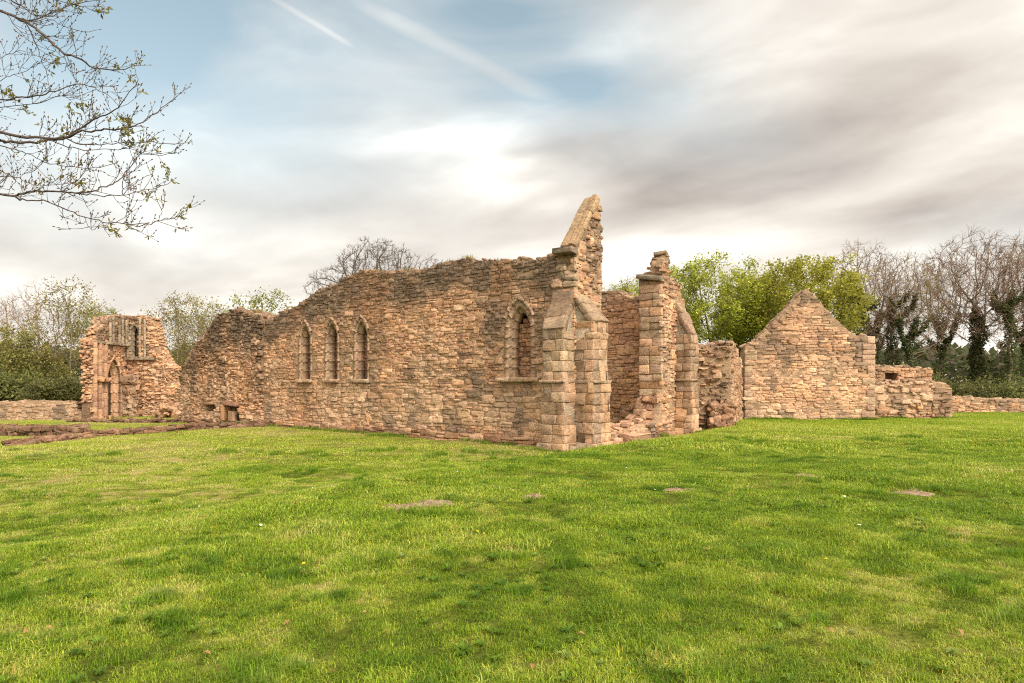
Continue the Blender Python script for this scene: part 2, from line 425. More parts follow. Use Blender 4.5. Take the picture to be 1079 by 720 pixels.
def courses(rng, u0, u1, v0, v1, hr, wr, gap=.012, wav=.03, seed=1, split=.22):
    """irregular courses of stones filling a rectangle: centres and sizes"""
    U_, V_, W_, H_ = [], [], [], []
    v = v0
    while v < v1:
        h = rng.uniform(*hr); u = u0 - rng.uniform(0, wr[0])
        while u < u1:
            w = rng.uniform(*wr) * (1.25 if h > sum(hr) / 2 else .85)
            if rng.random() < split and h > .13:
                k = rng.uniform(.4, .6)
                U_ += [u + w / 2] * 2; V_ += [v + h * k / 2, v + h * (1 + k) / 2]; W_ += [w - gap] * 2; H_ += [h * k - gap, h * (1 - k) - gap]
            else:
                U_.append(u + w / 2); V_.append(v + h / 2); W_.append(w - gap); H_.append(h - gap)
            u += w
        v += h
    U_, V_, W_, H_ = map(np.array, (U_, V_, W_, H_))
    V_ = V_ + wav * 2 * (fbm(U_ * .5, V_ * .7, seed) - .5) + rng.normal(0, .006, len(V_))
    return U_, V_, W_, H_
B3 = np.array([(i, j, k) for i in range(4) for j in range(4) for k in range(4) if i in (0, 3) or j in (0, 3) or k in (0, 3)])
_bi = {tuple(b): n for n, b in enumerate(B3)}
BQ = []
for ax in range(3):
    for side in (0, 3):
        for a in range(3):
            for b in range(3):
                q = []
                for da, db in ((0, 0), (1, 0), (1, 1), (0, 1)):
                    c = [0, 0, 0]; c[ax] = side; c[(ax + 1) % 3] = a + da; c[(ax + 2) % 3] = b + db; q.append(_bi[tuple(c)])
                BQ.append(q if side else q[::-1])
BQ = np.array(BQ); BT = np.array([-1, -.86, .86, 1.0])[B3]
_l = (np.abs(BT) > .9).sum(1)
BT = BT * np.array([1, 1, .975, .945])[_l][:, None]
BTR = G4B[B3] * np.array([1, 1, .95, .89])[_l][:, None]
def blocks(mb, cen, size, U, V, N, col, rng, rough=.06, tilt=.12, rubble=False):
    """loose or tooled blocks: rounded, dented boxes round given centres"""
    cen = np.asarray(cen, float).reshape(-1, 3); n = len(cen); size = np.asarray(size, float).reshape(-1, 3)
    L = (BTR if rubble else BT)[None] * size[:, None] / 2
    L = L + rng.normal(0, 1, L.shape) * rough * size.min(1)[:, None, None]
    r = rng.normal(0, tilt, (n, 3)); cx, sx_ = np.cos(r), np.sin(r)
    x, y, z = L[..., 0], L[..., 1], L[..., 2]
    x, y = x * cx[:, None, 0] - y * sx_[:, None, 0], x * sx_[:, None, 0] + y * cx[:, None, 0]
    y, z = y * cx[:, None, 1] - z * sx_[:, None, 1], y * sx_[:, None, 1] + z * cx[:, None, 1]
    x, z = x * cx[:, None, 2] - z * sx_[:, None, 2], x * sx_[:, None, 2] + z * cx[:, None, 2]
    P_ = cen[:, None] + x[..., None] * np.asarray(U) + y[..., None] * np.asarray(N) + z[..., None] * np.asarray(V)
    m = len(B3)
    q = BQ[None] + (np.arange(n) * m)[:, None, None]
    col = np.asarray(col, float)
    if col.ndim == 1: col = np.tile(col, (n, 1))
    mb.add(P_.reshape(-1, 3), q.reshape(-1, 4), col=np.repeat(col, m, 0))
def core(mb, O, U, V, N, poly, thick, holes=(), hdepth=.8, col=(.34, .225, .135), front=-.010):
    """solid behind the faced stones: a polygon of the wall plane, thick deep, with blind recesses"""
    O, U, V, N = (np.asarray(a, float) for a in (O, U, V, N))
    loops = [[Vector((p[0], p[1], 0)) for p in poly]] + [[Vector((p[0], p[1], 0)) for p in h] for h in holes]
    tri = tessellate_polygon(loops)
    pts = np.array([p[:2] for l in loops for p in l], float)
    at_ = lambda P_, d: O + P_[:, :1] * U + P_[:, 1:2] * V + d * N
    mb.add(at_(pts, front), tris=tri, col=col)
    pp = np.array(poly, float); tri2 = tessellate_polygon([loops[0]])
    mb.add(at_(pp, -thick), tris=tri2, col=col)
    def wallring(ring, d0, d1):
        ring = np.array(ring, float); n = len(ring)
        vv = np.concatenate([at_(ring, d0), at_(ring, d1)])
        mb.add(vv, [(i, (i + 1) % n, n + (i + 1) % n, n + i) for i in range(n)], col=col)
    wallring(poly, front, -thick)
    for h in holes:
        wallring(h, front, -hdepth)
        hp = np.array(h, float)
        mb.add(at_(hp, -hdepth), tris=tessellate_polygon([[Vector((p[0], p[1], 0)) for p in h]]), col=np.array(col) * .55)  # back of a recess gets a darker colour, painted as shade
def wobble(mb, amp, f, seed=0):
    """weathers straight arrises: a gentle solid noise moves every vertex"""
    for v in mb.v:
        x, y, z = v[:, 0] * f, v[:, 1] * f, v[:, 2] * f
        d = np.stack([fbm(y + 3.1 * seed, z * 1.3, 5 + seed, 3), fbm(x + 1.7, z * 1.3 + seed, 9 + seed, 3), fbm(x + y, z + 4.4, 13 + seed, 3)], 1) - .5
        v += d * 2 * amp * np.array((1, 1, .5))
def prof_at(top, u):
    top = np.asarray(top, float); o = np.argsort(top[:, 0]); return np.interp(u, top[o, 0], top[o, 1])
def face(mb, O, U, V, N, poly, rng, hr=(.10, .20), wr=(.16, .42), prot=(.0, .035), holes=(), weather_shade=None, pal=PAL, rough=.010, bevel=.007, tilt=.035, seed=1, wav=.05, gap=.002, split=.30, big=.20, rubble=True):
    """random coursed stones over a polygon of the wall plane"""
    p = np.asarray(poly, float); u0, v0 = p.min(0); u1, v1 = p.max(0)
    u, v, w, h = courses(rng, u0, u1, v0, v1, hr, wr, seed=seed, wav=wav, gap=gap, split=split)
    keep = inpoly(poly, u, v) & inpoly(poly, u - w * .34, v + h * .3) & inpoly(poly, u + w * .34, v + h * .3)
    for hl in holes:
        for fx in (-.42, 0, .42):
            for fy in (-.4, .4): keep &= ~inpoly(hl, u + fx * w, v + fy * h)
    u, v, w, h = u[keep], v[keep], w[keep], h[keep]
    c = palette(rng, len(u), pal)
    bn = fbm(u * .30 + 5, v * .55, seed + 40); bn2 = fbm(u * .8 + 3, v * 1.1, seed + 41)
    c = c * (.74 + .40 * bn + .26 * bn2)[:, None]
    pale = (sstep(fbm(u * .5, v * .8, seed + 44) - .045 * v, .36, .60) * .5)[:, None]; c = c * (1 - pale) + pale * np.array((.60, .43, .28)) * rng.uniform(.88, 1.1, (len(u), 1))
    if weather_shade is not None:
        k = np.clip(weather_shade(u, v), 0, 1)[:, None]
        c = c * (1 - k) + (WEATHER_SHADE * rng.uniform(.75, 1.5, (len(u), 1))) * k
    w = w * rng.uniform(.93, 1.05, len(u)); h = h * rng.uniform(.90, 1.08, len(u))
    gone = rng.random(len(u)) < .018; 
    pr = rng.uniform(*prot, len(u)) + (prot[1] - prot[0]) * 1.2 * (fbm(u * .9, v * 1.2, seed + 9) - .5)
    pr = np.where(gone, pr - .07, pr)
    bigs = (rng.random(len(u)) < big) & (v > v0 + .3) & (v < v1 - .4) & ~gone
    w = np.where(bigs, w * rng.uniform(.9, 1.35, len(u)) + .04, w); h = np.where(bigs, h * rng.uniform(1.25, 1.75, len(u)), h); pr = np.where(bigs, pr + .009, pr)
    c = np.where(bigs[:, None], c * 1.05, c)
    st = (sstep(fbm(u * .7 + 11, v * .45, seed + 51), .56, .74) * .5)[:, None]; c = c * (1 - st) + st * np.array((.36, .19, .10))
    st = (sstep(fbm(u * 1.6 + 2, v * .5 + 7, seed + 52), .58, .74) * .75)[:, None]; c = c * (1 - st) + st * np.array((.18, .13, .092))
    stones(mb, O, U, V, N, u, v, w, h, pr, c, rng, rough=rough, bevel=bevel, tilt=tilt, rubble=rubble)
def edge_blocks(mb, O, U, V, N, line, thick, rng, size=(.16, .4), step=.2, off=-.04, jit=.05, col=None, rows=4, front=-.05, pal=None, flat=.6):
    """broken masonry along a line of the wall plane (its top or a torn end), across the wall's thickness"""
    O, U, V, N = (np.asarray(a, float) for a in (O, U, V, N))
    line = np.asarray(line, float); seg = np.hypot(*np.diff(line, axis=0).T); L = np.concatenate([[0], np.cumsum(seg)])
    cen, sz, us_, vs_ = [], [], [], []
    size = (size[0] * .72, size[1] * .78)
    for r in range(rows):
        s = rng.uniform(0, step)
        while s < L[-1]:
            u = np.interp(s, L, line[:, 0]); v = np.interp(s, L, line[:, 1])
            w = rng.uniform(*size); hgt = w * rng.uniform(.35, flat); dep = thick / rows * rng.uniform(.9, 1.5)
            d = front - thick * (r + .5) / rows + rng.normal(0, .02)
            if r == 0: d = front - dep / 2 + rng.uniform(-.01, .05)
            i_ = min(max(np.searchsorted(L, s) - 1, 0), len(seg) - 1); tx, tz = (line[i_ + 1] - line[i_]) / max(seg[i_], 1e-6)
            if abs(tz) > .92: tx, tz = 1.0, 0.0
            if tx < 0: tx, tz = -tx, -tz
            us_.append(U * tx + V * tz); vs_.append(V * tx - U * tz)
            cen.append(O + u * U + (v + off + rng.normal(0, jit)) * V + d * N + U * rng.normal(0, jit)); sz.append((w, dep, hgt))
            s += w * rng.uniform(.75, 1.1)
    c = palette(rng, len(cen), PAL if pal is None else pal)
    if col is not None: c = c * .25 + np.asarray(col) * rng.uniform(.7, 1.45, (len(cen), 1)) * .75
    blocks(mb, cen, sz, np.array(us_)[:, None], np.array(vs_)[:, None], N, c, rng, rough=.085, tilt=.10, rubble=True)
ZV = np.array((0, 0, 1.0))
def v3(x, y, z=0): return np.array((x, y, z), float)

def arch_path(w, rise, zs, z0, nj=2, na=8):
    """pointed arch outline: left jamb foot, spring, apex, spring, right jamb foot"""
    Rr = (w * w + rise * rise) / (2 * w); tmax = math.asin(min(1, rise / Rr)) if rise <= Rr else math.pi / 2
    arc = [(w - Rr + Rr * math.cos(tmax * i / na), zs + Rr * math.sin(tmax * i / na)) for i in range(na + 1)]
    right = [(w, z0 + (zs - z0) * i / nj) for i in range(nj)] + arc
    left = [(-x, z) for x, z in right]
    return left[:-1] + [(0.0, zs + rise)] + right[:-1][::-1]
def sweep(mb, O, U, V, N, cu, prof, base, rng, col_fn, nj=6, na=8, t0=0.0, t1=1.0, nblk=None, gap=.006, kr=1.2):
    """moulding of separate blocks round a pointed arch; prof = closed list of (offset outwards, depth out of the wall)"""
    a, rise, zs, z0 = base
    paths = [np.array(arch_path(a + o, rise + o * kr, zs, z0, nj, na)) for o, d in prof]
    n = len(paths[0]); L = np.concatenate([[0], np.cumsum(np.hypot(*np.diff(paths[len(prof) // 2], axis=0).T))]); L = L / L[-1]
    ts = np.linspace(t0, t1, nblk + 1)
    O, U, V, N = (np.asarray(q, float) for q in (O, U, V, N))
    for k in range(nblk):
        g = gap / 2
        tt = np.linspace(ts[k] + g * (1 if k else 0) , ts[k + 1] - g, 4)
        jit = rng.normal(0, .004); c = col_fn(1)[0]
        rings = []
        for t in tt:
            ring = []
            for (o, d), pth in zip(prof, paths):
                x = np.interp(t, L, pth[:, 0]); z = np.interp(t, L, pth[:, 1])
                ring.append(O + (cu + x) * U + z * V + (d + (jit if d > -.1 else 0) + rng.normal(0, .003)) * N)
            rings.append(ring)
        m = len(prof); vv = np.array(rings).reshape(-1, 3)
        q = [(i * m + j, i * m + (j + 1) % m, (i + 1) * m + (j + 1) % m, (i + 1) * m + j) for i in range(3) for j in range(m)]
        tr = [(0, j, j + 1) for j in range(1, m - 1)] + [(3 * m, 3 * m + j + 1, 3 * m + j) for j in range(1, m - 1)]
        mb.add(vv, q, tr, col=c)

# ================================================================== the roofless hall
C0 = v3(1.81, 18.2)
dL = v3(-.787, .617); dE = v3(.617, .787)
nL = -dE            # outward normal of the long wall
nE = -dL            # outward normal of the end wall
hall = thing('ruined_hall', tuple(C0), 'long roofless sandstone hall with lancet windows and a tall broken gable spike', 'ruin')

LONG_TOP = [(0.0, 5.72), (.43, 5.75), (.63, 5.7), (1.01, 5.74), (1.54, 5.72), (2.09, 5.84), (2.66, 5.80), (3.46, 5.92), (4.29, 6.08), (4.94, 6.08), (5.62, 6.09), (6.33, 5.94), (7.06, 5.98), (7.93, 6.0), (8.63, 6.08),
            (9.35, 6.2), (10.51, 6.2), (11.24, 6.0), (11.74, 5.84), (12.33, 5.78), (13.06, 5.6), (14.03, 5.28), (14.97, 5.14), (15.49, 5.0), (16.19, 4.82), (16.66, 4.85), (17.06, 5.09), (18.4, 5.34), (19.27, 5.44), (19.9, 5.4), (20.83, 5.23),
            (21.6, 4.73), (22.5, 4.19), (23.32, 3.63), (24.17, 3.0), (24.65, 2.25), (24.82, 1.34), (24.9, .4), (24.8, -.4)]
def rough_line(pts, rng, n=3, amp=.07):
    out = []
    for (a, b), (c, d) in zip(pts[:-1], pts[1:]):
        for i in range(n):
            t = i / n; out.append((a + (c - a) * t + rng.normal(0, amp * .4) * (i > 0), b + (d - b) * t + rng.normal(0, amp) * (i > 0)))
    return out + [pts[-1]]
rng = np.random.default_rng(11)
top_l = rough_line(LONG_TOP, rng, 3, .05)
poly_long = [(0, -.5)] + [tuple(p) for p in top_l]
poly_core = [(0.02, -.5)] + [(p[0] - (.12 if p[0] > 21 else 0), p[1] - .04) for p in top_l]
#            centre, half width, rise, spring height, sill, infill top
WINS = [(2.0, .30, .62, 3.55, 2.12, 3.82), (9.70, .25, .54, 3.68, 2.08, 3.80), (11.56, .25, .54, 3.70, 2.08, 3.76), (13.42, .25, .54, 3.72, 2.08, 3.68)]
holes = []
for (cu, a, rise, zs, z0, zi) in WINS:
    holes.append([(cu + x, z) for x, z in arch_path(a + .24, rise + .26, zs, z0 - .02, 2, 6)])
niche1 = [(21.1, .50), (21.9, .50), (21.9, .84), (21.1, .84)]
niche2 = [(18.62, .12), (19.75, .12), (19.75, .86), (18.62, .86)]
holes += [niche1, niche2]
mb = MB()
core(mb, C0, dL, ZV, nL, poly_core, 1.0, holes, hdepth=.85)
def weather_shade_long(u, v):
    top = np.interp(u, [p[0] for p in LONG_TOP], [p[1] for p in LONG_TOP]) - v
    n = fbm(u * .45, v * .6, 77); n2_ = fbm(u * 1.3, v * .5, 78)
    k = sstep(1.45 - top + 1.3 * (n - .5), -.15, .75) * (.78 + .40 * n2_)
    k = k + .75 * sstep(n2_, .60, .78) * sstep(v, 1.5, 4.0) + .5 * sstep(1 - np.abs(u - 7.0) / 1.1, 0, .8) * sstep(v, 4.0, 4.8) + .45 * sstep(1 - np.abs(u - 16.9) / .45, 0, .9) * sstep(v, .8, 3)  # last term paints a shadow line where the left section steps forward
    k = k + .5 * sstep(fbm(u * .9 + 4, v * .28, 83), .56, .70) * sstep(v, .4, 1.5) + .45 * sstep(v, .30, .0)  # last term darkens the foot of the wall
    return k
main_poly = [(0, -.4)] + [p for p in top_l if p[0] <= 16.7] + [(16.7, -.4)]
left_poly = [(16.7, -.4), (16.7, 4.85)] + [p for p in top_l if p[0] > 16.7]
face(mb, C0, dL, ZV, nL, [(0, -.4), (0, 2.25), (16.7, 1.75), (16.7, -.4)], rng, hr=(.09, .21), wr=(.18, .58), prot=(-.004, .022), holes=holes, weather_shade=weather_shade_long, seed=2, rough=.010, bevel=.006, big=.16)
main_poly = [(0, 2.2)] + main_poly[1:-1] + [(16.7, 1.7)]
face(mb, C0, dL, ZV, nL, main_poly, rng, hr=(.06, .15), wr=(.14, .44), prot=(-.004, .026), holes=holes, weather_shade=weather_shade_long, seed=3, rough=.012, bevel=.007)
face(mb, C0 + nL * .10, dL, ZV, nL, left_poly, rng, hr=(.075, .18), wr=(.13, .40), prot=(-.02, .06), holes=[niche1, niche2], weather_shade=lambda u, v: weather_shade_long(u, v) * .8, seed=5, rough=.02, bevel=.014, tilt=.09, wav=.12)
edge_blocks(mb, C0, dL, ZV, nL, [p for p in top_l if p[0] < 20.9], 1.0, rng, size=(.14, .42), off=-.05, jit=.045, col=WEATHER_SHADE * 1.15, rows=5)
edge_blocks(mb, C0, dL, ZV, nL, [p for p in top_l if p[0] > 20.6], 1.1, rng, size=(.16, .45), off=-.08, jit=.07, col=np.array((.27, .19, .13)), rows=5, front=.08, flat=.7)
# rough footings showing at the base
u, v, w, h = courses(rng, .4, 16.6, -.12, .22, (.14, .2), (.3, .7))
stones(mb, C0, dL, ZV, nL, u, v, w, h, rng.uniform(.04, .12, len(u)), palette(rng, len(u)) * .85, rng, rough=.02)
long_wall = mb.build('long_wall', M_STONE, hall)

# windows of the long wall
def win_cols(n): return palette(rng, n, DRESSED[[1, 3, 4, 1]]) * .80
for i, (cu, a, rise, zs, z0, zi) in enumerate(WINS):
    wn = MB(); big = i == 0
    q = .13 if big else .10; prof = [(0.0, -.42), (0.0, -.20), (.03, -.15), (.045, -.15), (q, -.05), (q, .010), (.30 if big else .22, .016), (.30 if big else .22, -.15), (.15, -.42)]
    sweep(wn, C0, dL, ZV, nL, cu, prof, (a, rise, zs, z0), rng, win_cols, nblk=15 if big else 13, gap=.0022)
    wo = wn.build('window', M_ASHLAR, hall)
    # rubble that blocks the light, stopping short of the arch head
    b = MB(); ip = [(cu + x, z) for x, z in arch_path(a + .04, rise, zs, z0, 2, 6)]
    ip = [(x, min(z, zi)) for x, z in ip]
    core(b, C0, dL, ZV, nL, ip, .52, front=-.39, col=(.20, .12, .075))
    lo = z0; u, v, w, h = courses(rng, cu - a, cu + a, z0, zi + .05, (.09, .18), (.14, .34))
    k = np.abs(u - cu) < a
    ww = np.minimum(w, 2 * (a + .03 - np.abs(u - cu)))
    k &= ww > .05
    ic = palette(rng, k.sum()) * (.72 if big else .46)  # dark red-brown rubble, darkened further to paint shade into the recess
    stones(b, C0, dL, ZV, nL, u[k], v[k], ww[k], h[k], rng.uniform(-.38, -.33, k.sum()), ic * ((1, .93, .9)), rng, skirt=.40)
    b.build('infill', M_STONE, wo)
    # hood mould over the arch
    hm = MB(); o1 = (.30 if big else .21)
    sub = [(o1 - .01, -.05), (o1 - .01, .035), (o1 + .02, .085), (o1 + .085, .085), (o1 + .10, .05), (o1 + .10, -.05)]
    t0 = .345 if big else .36
    if i == 3: sweep(hm, C0, dL, ZV, nL, cu, sub, (a, rise, zs, z0), rng, win_cols, nblk=4, t0=.37, t1=.54, gap=.003)
    else: sweep(hm, C0, dL, ZV, nL, cu, sub, (a, rise, zs, z0), rng, win_cols, nblk=6, t0=t0, t1=1 - t0, gap=.003)
    hm.build('hood_mould', M_ASHLAR, wo)
    sl = MB(); half = .84 if big else .5
    ns = 3 if big else 2
    for k in range(ns):
        cw = 2 * half / ns
        blocks(sl, [C0 + dL * (cu - half + cw * (k + .5)) + nL * (.02 if big else -.02) + ZV * (z0 - .06)], [(cw - .01, .36, .13)], dL, ZV, nL, palette(rng, 1, DRESSED) * .8, rng, rough=.03, tilt=.012)
    sl.build('sill', M_ASHLAR, wo)
# lintel and jambs of the low recess by the far end
for nm, ps, szs in (('lintel', [(19.2, .12, .95)], [(1.35, .4, .2)]), ('jamb', [(19.85, .12, .48)], [(.3, .35, .75)]), ('jamb', [(19.05, .18, .35)], [(.38, .3, .5)]), ('lintel', [(21.5, .1, .92)], [(1.0, .35, .14)])):
    mb = MB(); q = ps[0]; blocks(mb, [C0 + dL * q[0] + nL * q[1] + ZV * q[2]], szs, dL, ZV, nL, palette(rng, 1) * .75, rng, rough=.05, tilt=.03); mb.build(nm, M_STONE, hall)

# ---------------- end wall: left part carries the gable spike
mb = MB()
def w_none(u, v): return .55 * sstep(fbm(u * 1.1, v * .8, 51), .55, .75)
spike = [(0.0, -.5), (1.62, -.5), (1.60, 1.2), (1.66, 2.2), (1.62, 3.6), (1.66, 4.9), (1.63, 5.3), (1.67, 6.0), (1.62, 6.35), (1.66, 6.6), (1.57, 6.95), (1.56, 7.25), (1.50, 7.5), (1.40, 7.58), (.02, 5.80)]
core(mb, C0, dE, ZV, nE, [(p[0] - (.06 if p[0] > 1 else 0), p[1] - .04) for p in spike[:5]] + [(1.58, 5.2), (0, 5.2)], .95)
core(mb, C0, dE, ZV, nE, [(0.03, 5.1), (1.58, 5.1), (1.58, 6.3), (1.50, 7.3), (1.40, 7.42), (.06, 5.72)], .50)
face(mb, C0, dE, ZV, nE, [p for p in spike if p[1] < 20], rng, hr=(.08, .18), wr=(.14, .36), prot=(-.02, .04), weather_shade=w_none, seed=15, rough=.025, bevel=.02, tilt=.09, wav=.08)
edge_blocks(mb, C0, dE, ZV, nE, [(1.49, -.2), (1.49, 2.5), (1.52, 5.2)], .9, rng, size=(.13, .26), off=0, jit=.02, rows=5, flat=.9)
edge_blocks(mb, C0, dE, ZV, nE, [(1.52, 5.2), (1.54, 6.4), (1.46, 7.2), (1.38, 7.42)], .45, rng, size=(.11, .2), off=0, jit=.018, rows=3, flat=.9)
# the flank of the spike above the long wall
face(mb, C0 + dE * .0 , dL, ZV, nL, [(0, 4.8), (.95, 4.8), (.62, 5.75), (0, 5.85)], rng, hr=(.2, .3), wr=(.3, .5), pal=np.concatenate([DRESSED, GREYED]), prot=(.0, .04), seed=18)
edge_blocks(mb, C0, dL, ZV, nL, [(.95, 5.72), (.5, 5.86), (.1, 5.98)], .9, rng, size=(.2, .4), off=-.05, jit=.03, rows=3, col=WEATHER_SHADE * 1.5)
wobble(mb, .03, 2.5, 2)
gable = mb.build('gable_spike', M_STONE, hall)
cp = MB()
rk = v3(0, 0, 0) + dE * 1.37 + ZV * 1.75; Lr = np.linalg.norm(rk); rk = rk / Lr; rn = np.cross(rk, dL); rn = rn / np.linalg.norm(rn)
if rn[2] < 0: rn = -rn
st = C0 + dE * .02 + ZV * 5.90 + dL * .19
nb = 3
for k in range(nb):
    a0 = Lr * k / nb; ln = Lr / nb - .012
    blocks(cp, [st + rk * (a0 + ln / 2) + rn * .04], [(ln, .52, .17)], rk, rn, dL, palette(rng, 1, DRESSED) * np.array((.78, .76, .70)) * (1.0 if k else .85), rng, rough=.018, tilt=.006)
    blocks(cp, [st + rk * (a0 + ln / 2) + rn * .135 - dL * .14], [(ln, .14, .07)], rk, rn, dL, palette(rng, 1, DRESSED) * np.array((.72, .70, .64)), rng, rough=.03, tilt=.01)
blocks(cp, [C0 - dE * .12 + dL * .22 + ZV * 5.80], [(.46, .62, .17)], dE, ZV, dL, palette(rng, 1, GREYED), rng, rough=.03, tilt=.02)
wobble(cp, .03, 3.0, 3)
cp.build('coping', M_ASHLAR, gable)

# ---------------- buttresses
def buttress(O, U, N, width, proj, ztop, zweather, name='buttress', seed=1, grey=.0, parent=hall, zb=-.35, left=True, right=True, string=2.0):
    """stepped buttress: O on the wall face at its left edge, U along the wall, N outwards"""
    r = np.random.default_rng(seed); mb = MB()
    def cols(u, v, n):
        c = palette(r, n, DRESSED)
        c = c * .55 + .45 * palette(r, n, PAL); c = c * r.uniform(.84, 1.06); st_ = fbm(np.full(n, u * 1.1 + seed), np.full(n, v * .7), 19)[0]; c = c * (.74 + .5 * st_); k3 = float(np.clip(.75 * sstep(fbm(np.array([u * 1.9 + seed * 1.7]), np.array([v * .45]), 37)[0] + .05 * (v - 2), .36, .60), 0, 1)); c = c * (1 - k3) + k3 * np.array((.20, .15, .105)); k2 = .65 * (1 - k3) * float(sstep(fbm(np.array([u * 1.5 + seed * 3.3]), np.array([v * .8]), 29)[0], .40, .64)); c = c * (1 - k2) + k2 * np.array((.44, .245, .12))
        k = np.clip(grey * sstep(v, 1.2, 3.0) + grey * .5 * (r.random(n) - .5), 0, 1)[:, None] if grey else np.zeros((n, 1))
        return c * (1 - k) + palette(r, n, GREYED) * k
    stages = [(zb, .22, proj + .14, .10), (.22, string, proj + .05, .03), (string, ztop, proj, 0.0)]
    for (z0, z1, pj, ex) in stages:
        x0, x1 = -ex, width + ex
        core(mb, O, U, ZV, N, [(x0 + .03, z0), (x1 - .03, z0), (x1 - .03, z1), (x0 + .03, z1)], -(pj - .035), front=-.1, col=(.34, .26, .18))
        z = z0
        while z < z1 - .02:
            h = min(r.uniform(.20, .36), z1 - z)
            if z1 - z - h < .14: h = z1 - z
            # front, then the two sides; quoins alternate
            x = x0
            while x < x1 - .01:
                w = min(r.uniform(.26, .46), x1 - x)
                if x1 - x - w < .16: w = x1 - x
                stones(mb, O + N * pj, U, ZV, N, np.array([x + w / 2]), np.array([z + h / 2]), np.array([w - .007]), np.array([h - .007]), r.uniform(-.008, .018, 1) - (.03 if r.random() < .10 else 0), cols(x, z, 1), r, rough=.009, bevel=.007, skirt=.09, tilt=.02)
                x += w
            for sgn, on in ((1, right), (-1, left)):
                if not on: continue
                y = 0.0
                while y < pj - .01:
                    w = min(r.uniform(.25, .5), pj - y)
                    if pj - y - w < .16: w = pj - y
                    stones(mb, O + U * (x1 if sgn > 0 else x0), N, ZV, U * sgn, np.array([y + w / 2]), np.array([z + h / 2]), np.array([w - .007]), np.array([h - .007]), r.uniform(-.008, .02, 1) - (.04 if r.random() < .16 else 0), cols(y, z, 1), r, rough=.010, bevel=.008, skirt=.09, tilt=.025)
                    y += w
            z += h
    # weathering: sloping slabs from the face up to the wall
    n = 3; sl = N * -(proj + .02) + ZV * (zweather - ztop); Ls = np.linalg.norm(sl); sl = sl / Ls; sn = np.cross(U, sl); sn = sn / np.linalg.norm(sn)
    if np.dot(sn, N) < 0: sn = -sn
    core(mb, O, N, ZV, U, [(-.05, ztop - .04), (proj - .05, ztop - .04), (-.05, zweather - .08)], -(width - .05), front=.05, col=(.30, .25, .18))
    for k in range(n):
        ln = Ls / n
        blocks(mb, [O + U * width / 2 + N * (proj - .005) + ZV * ztop + sl * (ln * (k + .5)) + sn * (-.05 + r.uniform(-.01, .01))], [(width - .01, .2, ln + .02)], U, sl, sn,
               palette(r, 1, DRESSED) * (.60 - .12 * min(1, grey + .2)), r, rough=.05 if grey < .5 else .03, tilt=.03 if grey < .5 else .012, rubble=grey < .5)
    wobble(mb, .06, 2.2, seed); wobble(mb, .02, 6.0, seed + 1)
    bo = mb.build(name, M_ASHLAR, parent)
    s_ = MB()
    pr = proj + .10
    blocks(s_, [O + U * width / 2 + N * (pr - .1) + ZV * string], [(width + .12, .2, .085)], U, ZV, N, palette(r, 1, DRESSED) * .72, r, rough=.05, tilt=.008)
    for sgn, on in ((1, right), (-1, left)):
        if on: blocks(s_, [O + U * (width / 2 + sgn * (width / 2 - .01)) + N * (pr / 2 - .08) + ZV * (string - .003)], [(.15, pr - .16, .085)], U, ZV, N, palette(r, 1, DRESSED) * .62, r, rough=.03, tilt=.008)
    wobble(s_, .045, 2.6, seed)
    s_.build('string_course', M_ASHLAR, bo)
    return bo
buttress(C0 + dL * .0, dL, nL, .74, .58, 3.50, 4.62, seed=21, grey=.62)
buttress(C0 + dE * 0.02, dE, nE, .86, .62, 3.72, 4.55, seed=22, grey=.10)
buttress(C0 + dE * 7.16, dE, nE, .68, .62, 3.78, 5.0, seed=23, grey=.05, string=2.05)

# ---------------- the far jamb of the great window and the wall above it
mb = MB()
pier = [(5.93, -.5), (8.05, -.5), (8.05, 5.1), (7.72, 5.35), (7.68, 5.72), (7.1, 5.80), (6.62, 5.95), (6.55, 6.72), (6.22, 6.75), (6.16, 6.50), (5.98, 6.38), (5.93, 5.85)]
core(mb, C0, dE, ZV, nE, [(p[0] + (.05 if p[0] < 6 else -.06 if p[0] > 7.6 else 0), p[1] - .05) for p in pier[:7]] + [(6.0, 5.80)], .92)
core(mb, C0, dE, ZV, nE, [(6.0, 5.7), (6.58, 5.7), (6.5, 6.62), (6.24, 6.66), (6.0, 6.3)], .45)
face(mb, C0, dE, ZV, nE, pier, rng, hr=(.08, .17), wr=(.14, .36), prot=(-.02, .05), weather_shade=lambda u, v: .7 * sstep(v, 4.8, 6.2) * fbm(u, v, 9), seed=31, rough=.02, tilt=.07, wav=.06)
# dressed reveal of the jamb
jam = np.concatenate([DRESSED, PAL[:3]])
z = .9
while z < 5.84:
    h = min(rng.uniform(.2, .36), 5.86 - z); cut = rng.choice([.92, .92, .5, .36])
    for x0_, x1_ in ((0, cut), (cut, .92)):
        if x1_ - x0_ > .05: stones(mb, C0 + dE * 5.93, dL, ZV, nL, np.array([(x0_ + x1_) / 2]), np.array([z + h / 2]), np.array([x1_ - x0_ - .006]), np.array([h - .006]), rng.uniform(-.01, .015, 1), palette(rng, 1, jam) * (.95 if z < 5 else .7), rng, rough=.008, bevel=.010, tilt=.015)
    z += h
blocks(mb, [C0 + dE * 5.98 + dL * .45 + ZV * 5.86, C0 + dE * 6.3 + dL * .5 + ZV * 5.9, C0 + dE * 6.38 + dL * .22 + ZV * 6.72, C0 + dE * 6.42 + dL * .22 + ZV * 6.5], [(.5, 1.0, .16), (.6, .9, .2), (.42, .46, .14), (.4, .45, .3)], dE, ZV, nE, palette(rng, 4, GREYED), rng, rough=.05)
edge_blocks(mb, C0, dE, ZV, nE, [(5.96, 5.9), (6.1, 6.35), (6.24, 6.6), (6.5, 6.7)], .45, rng, size=(.14, .3), off=-.04, jit=.03, rows=2, col=WEATHER_SHADE * 1.5)
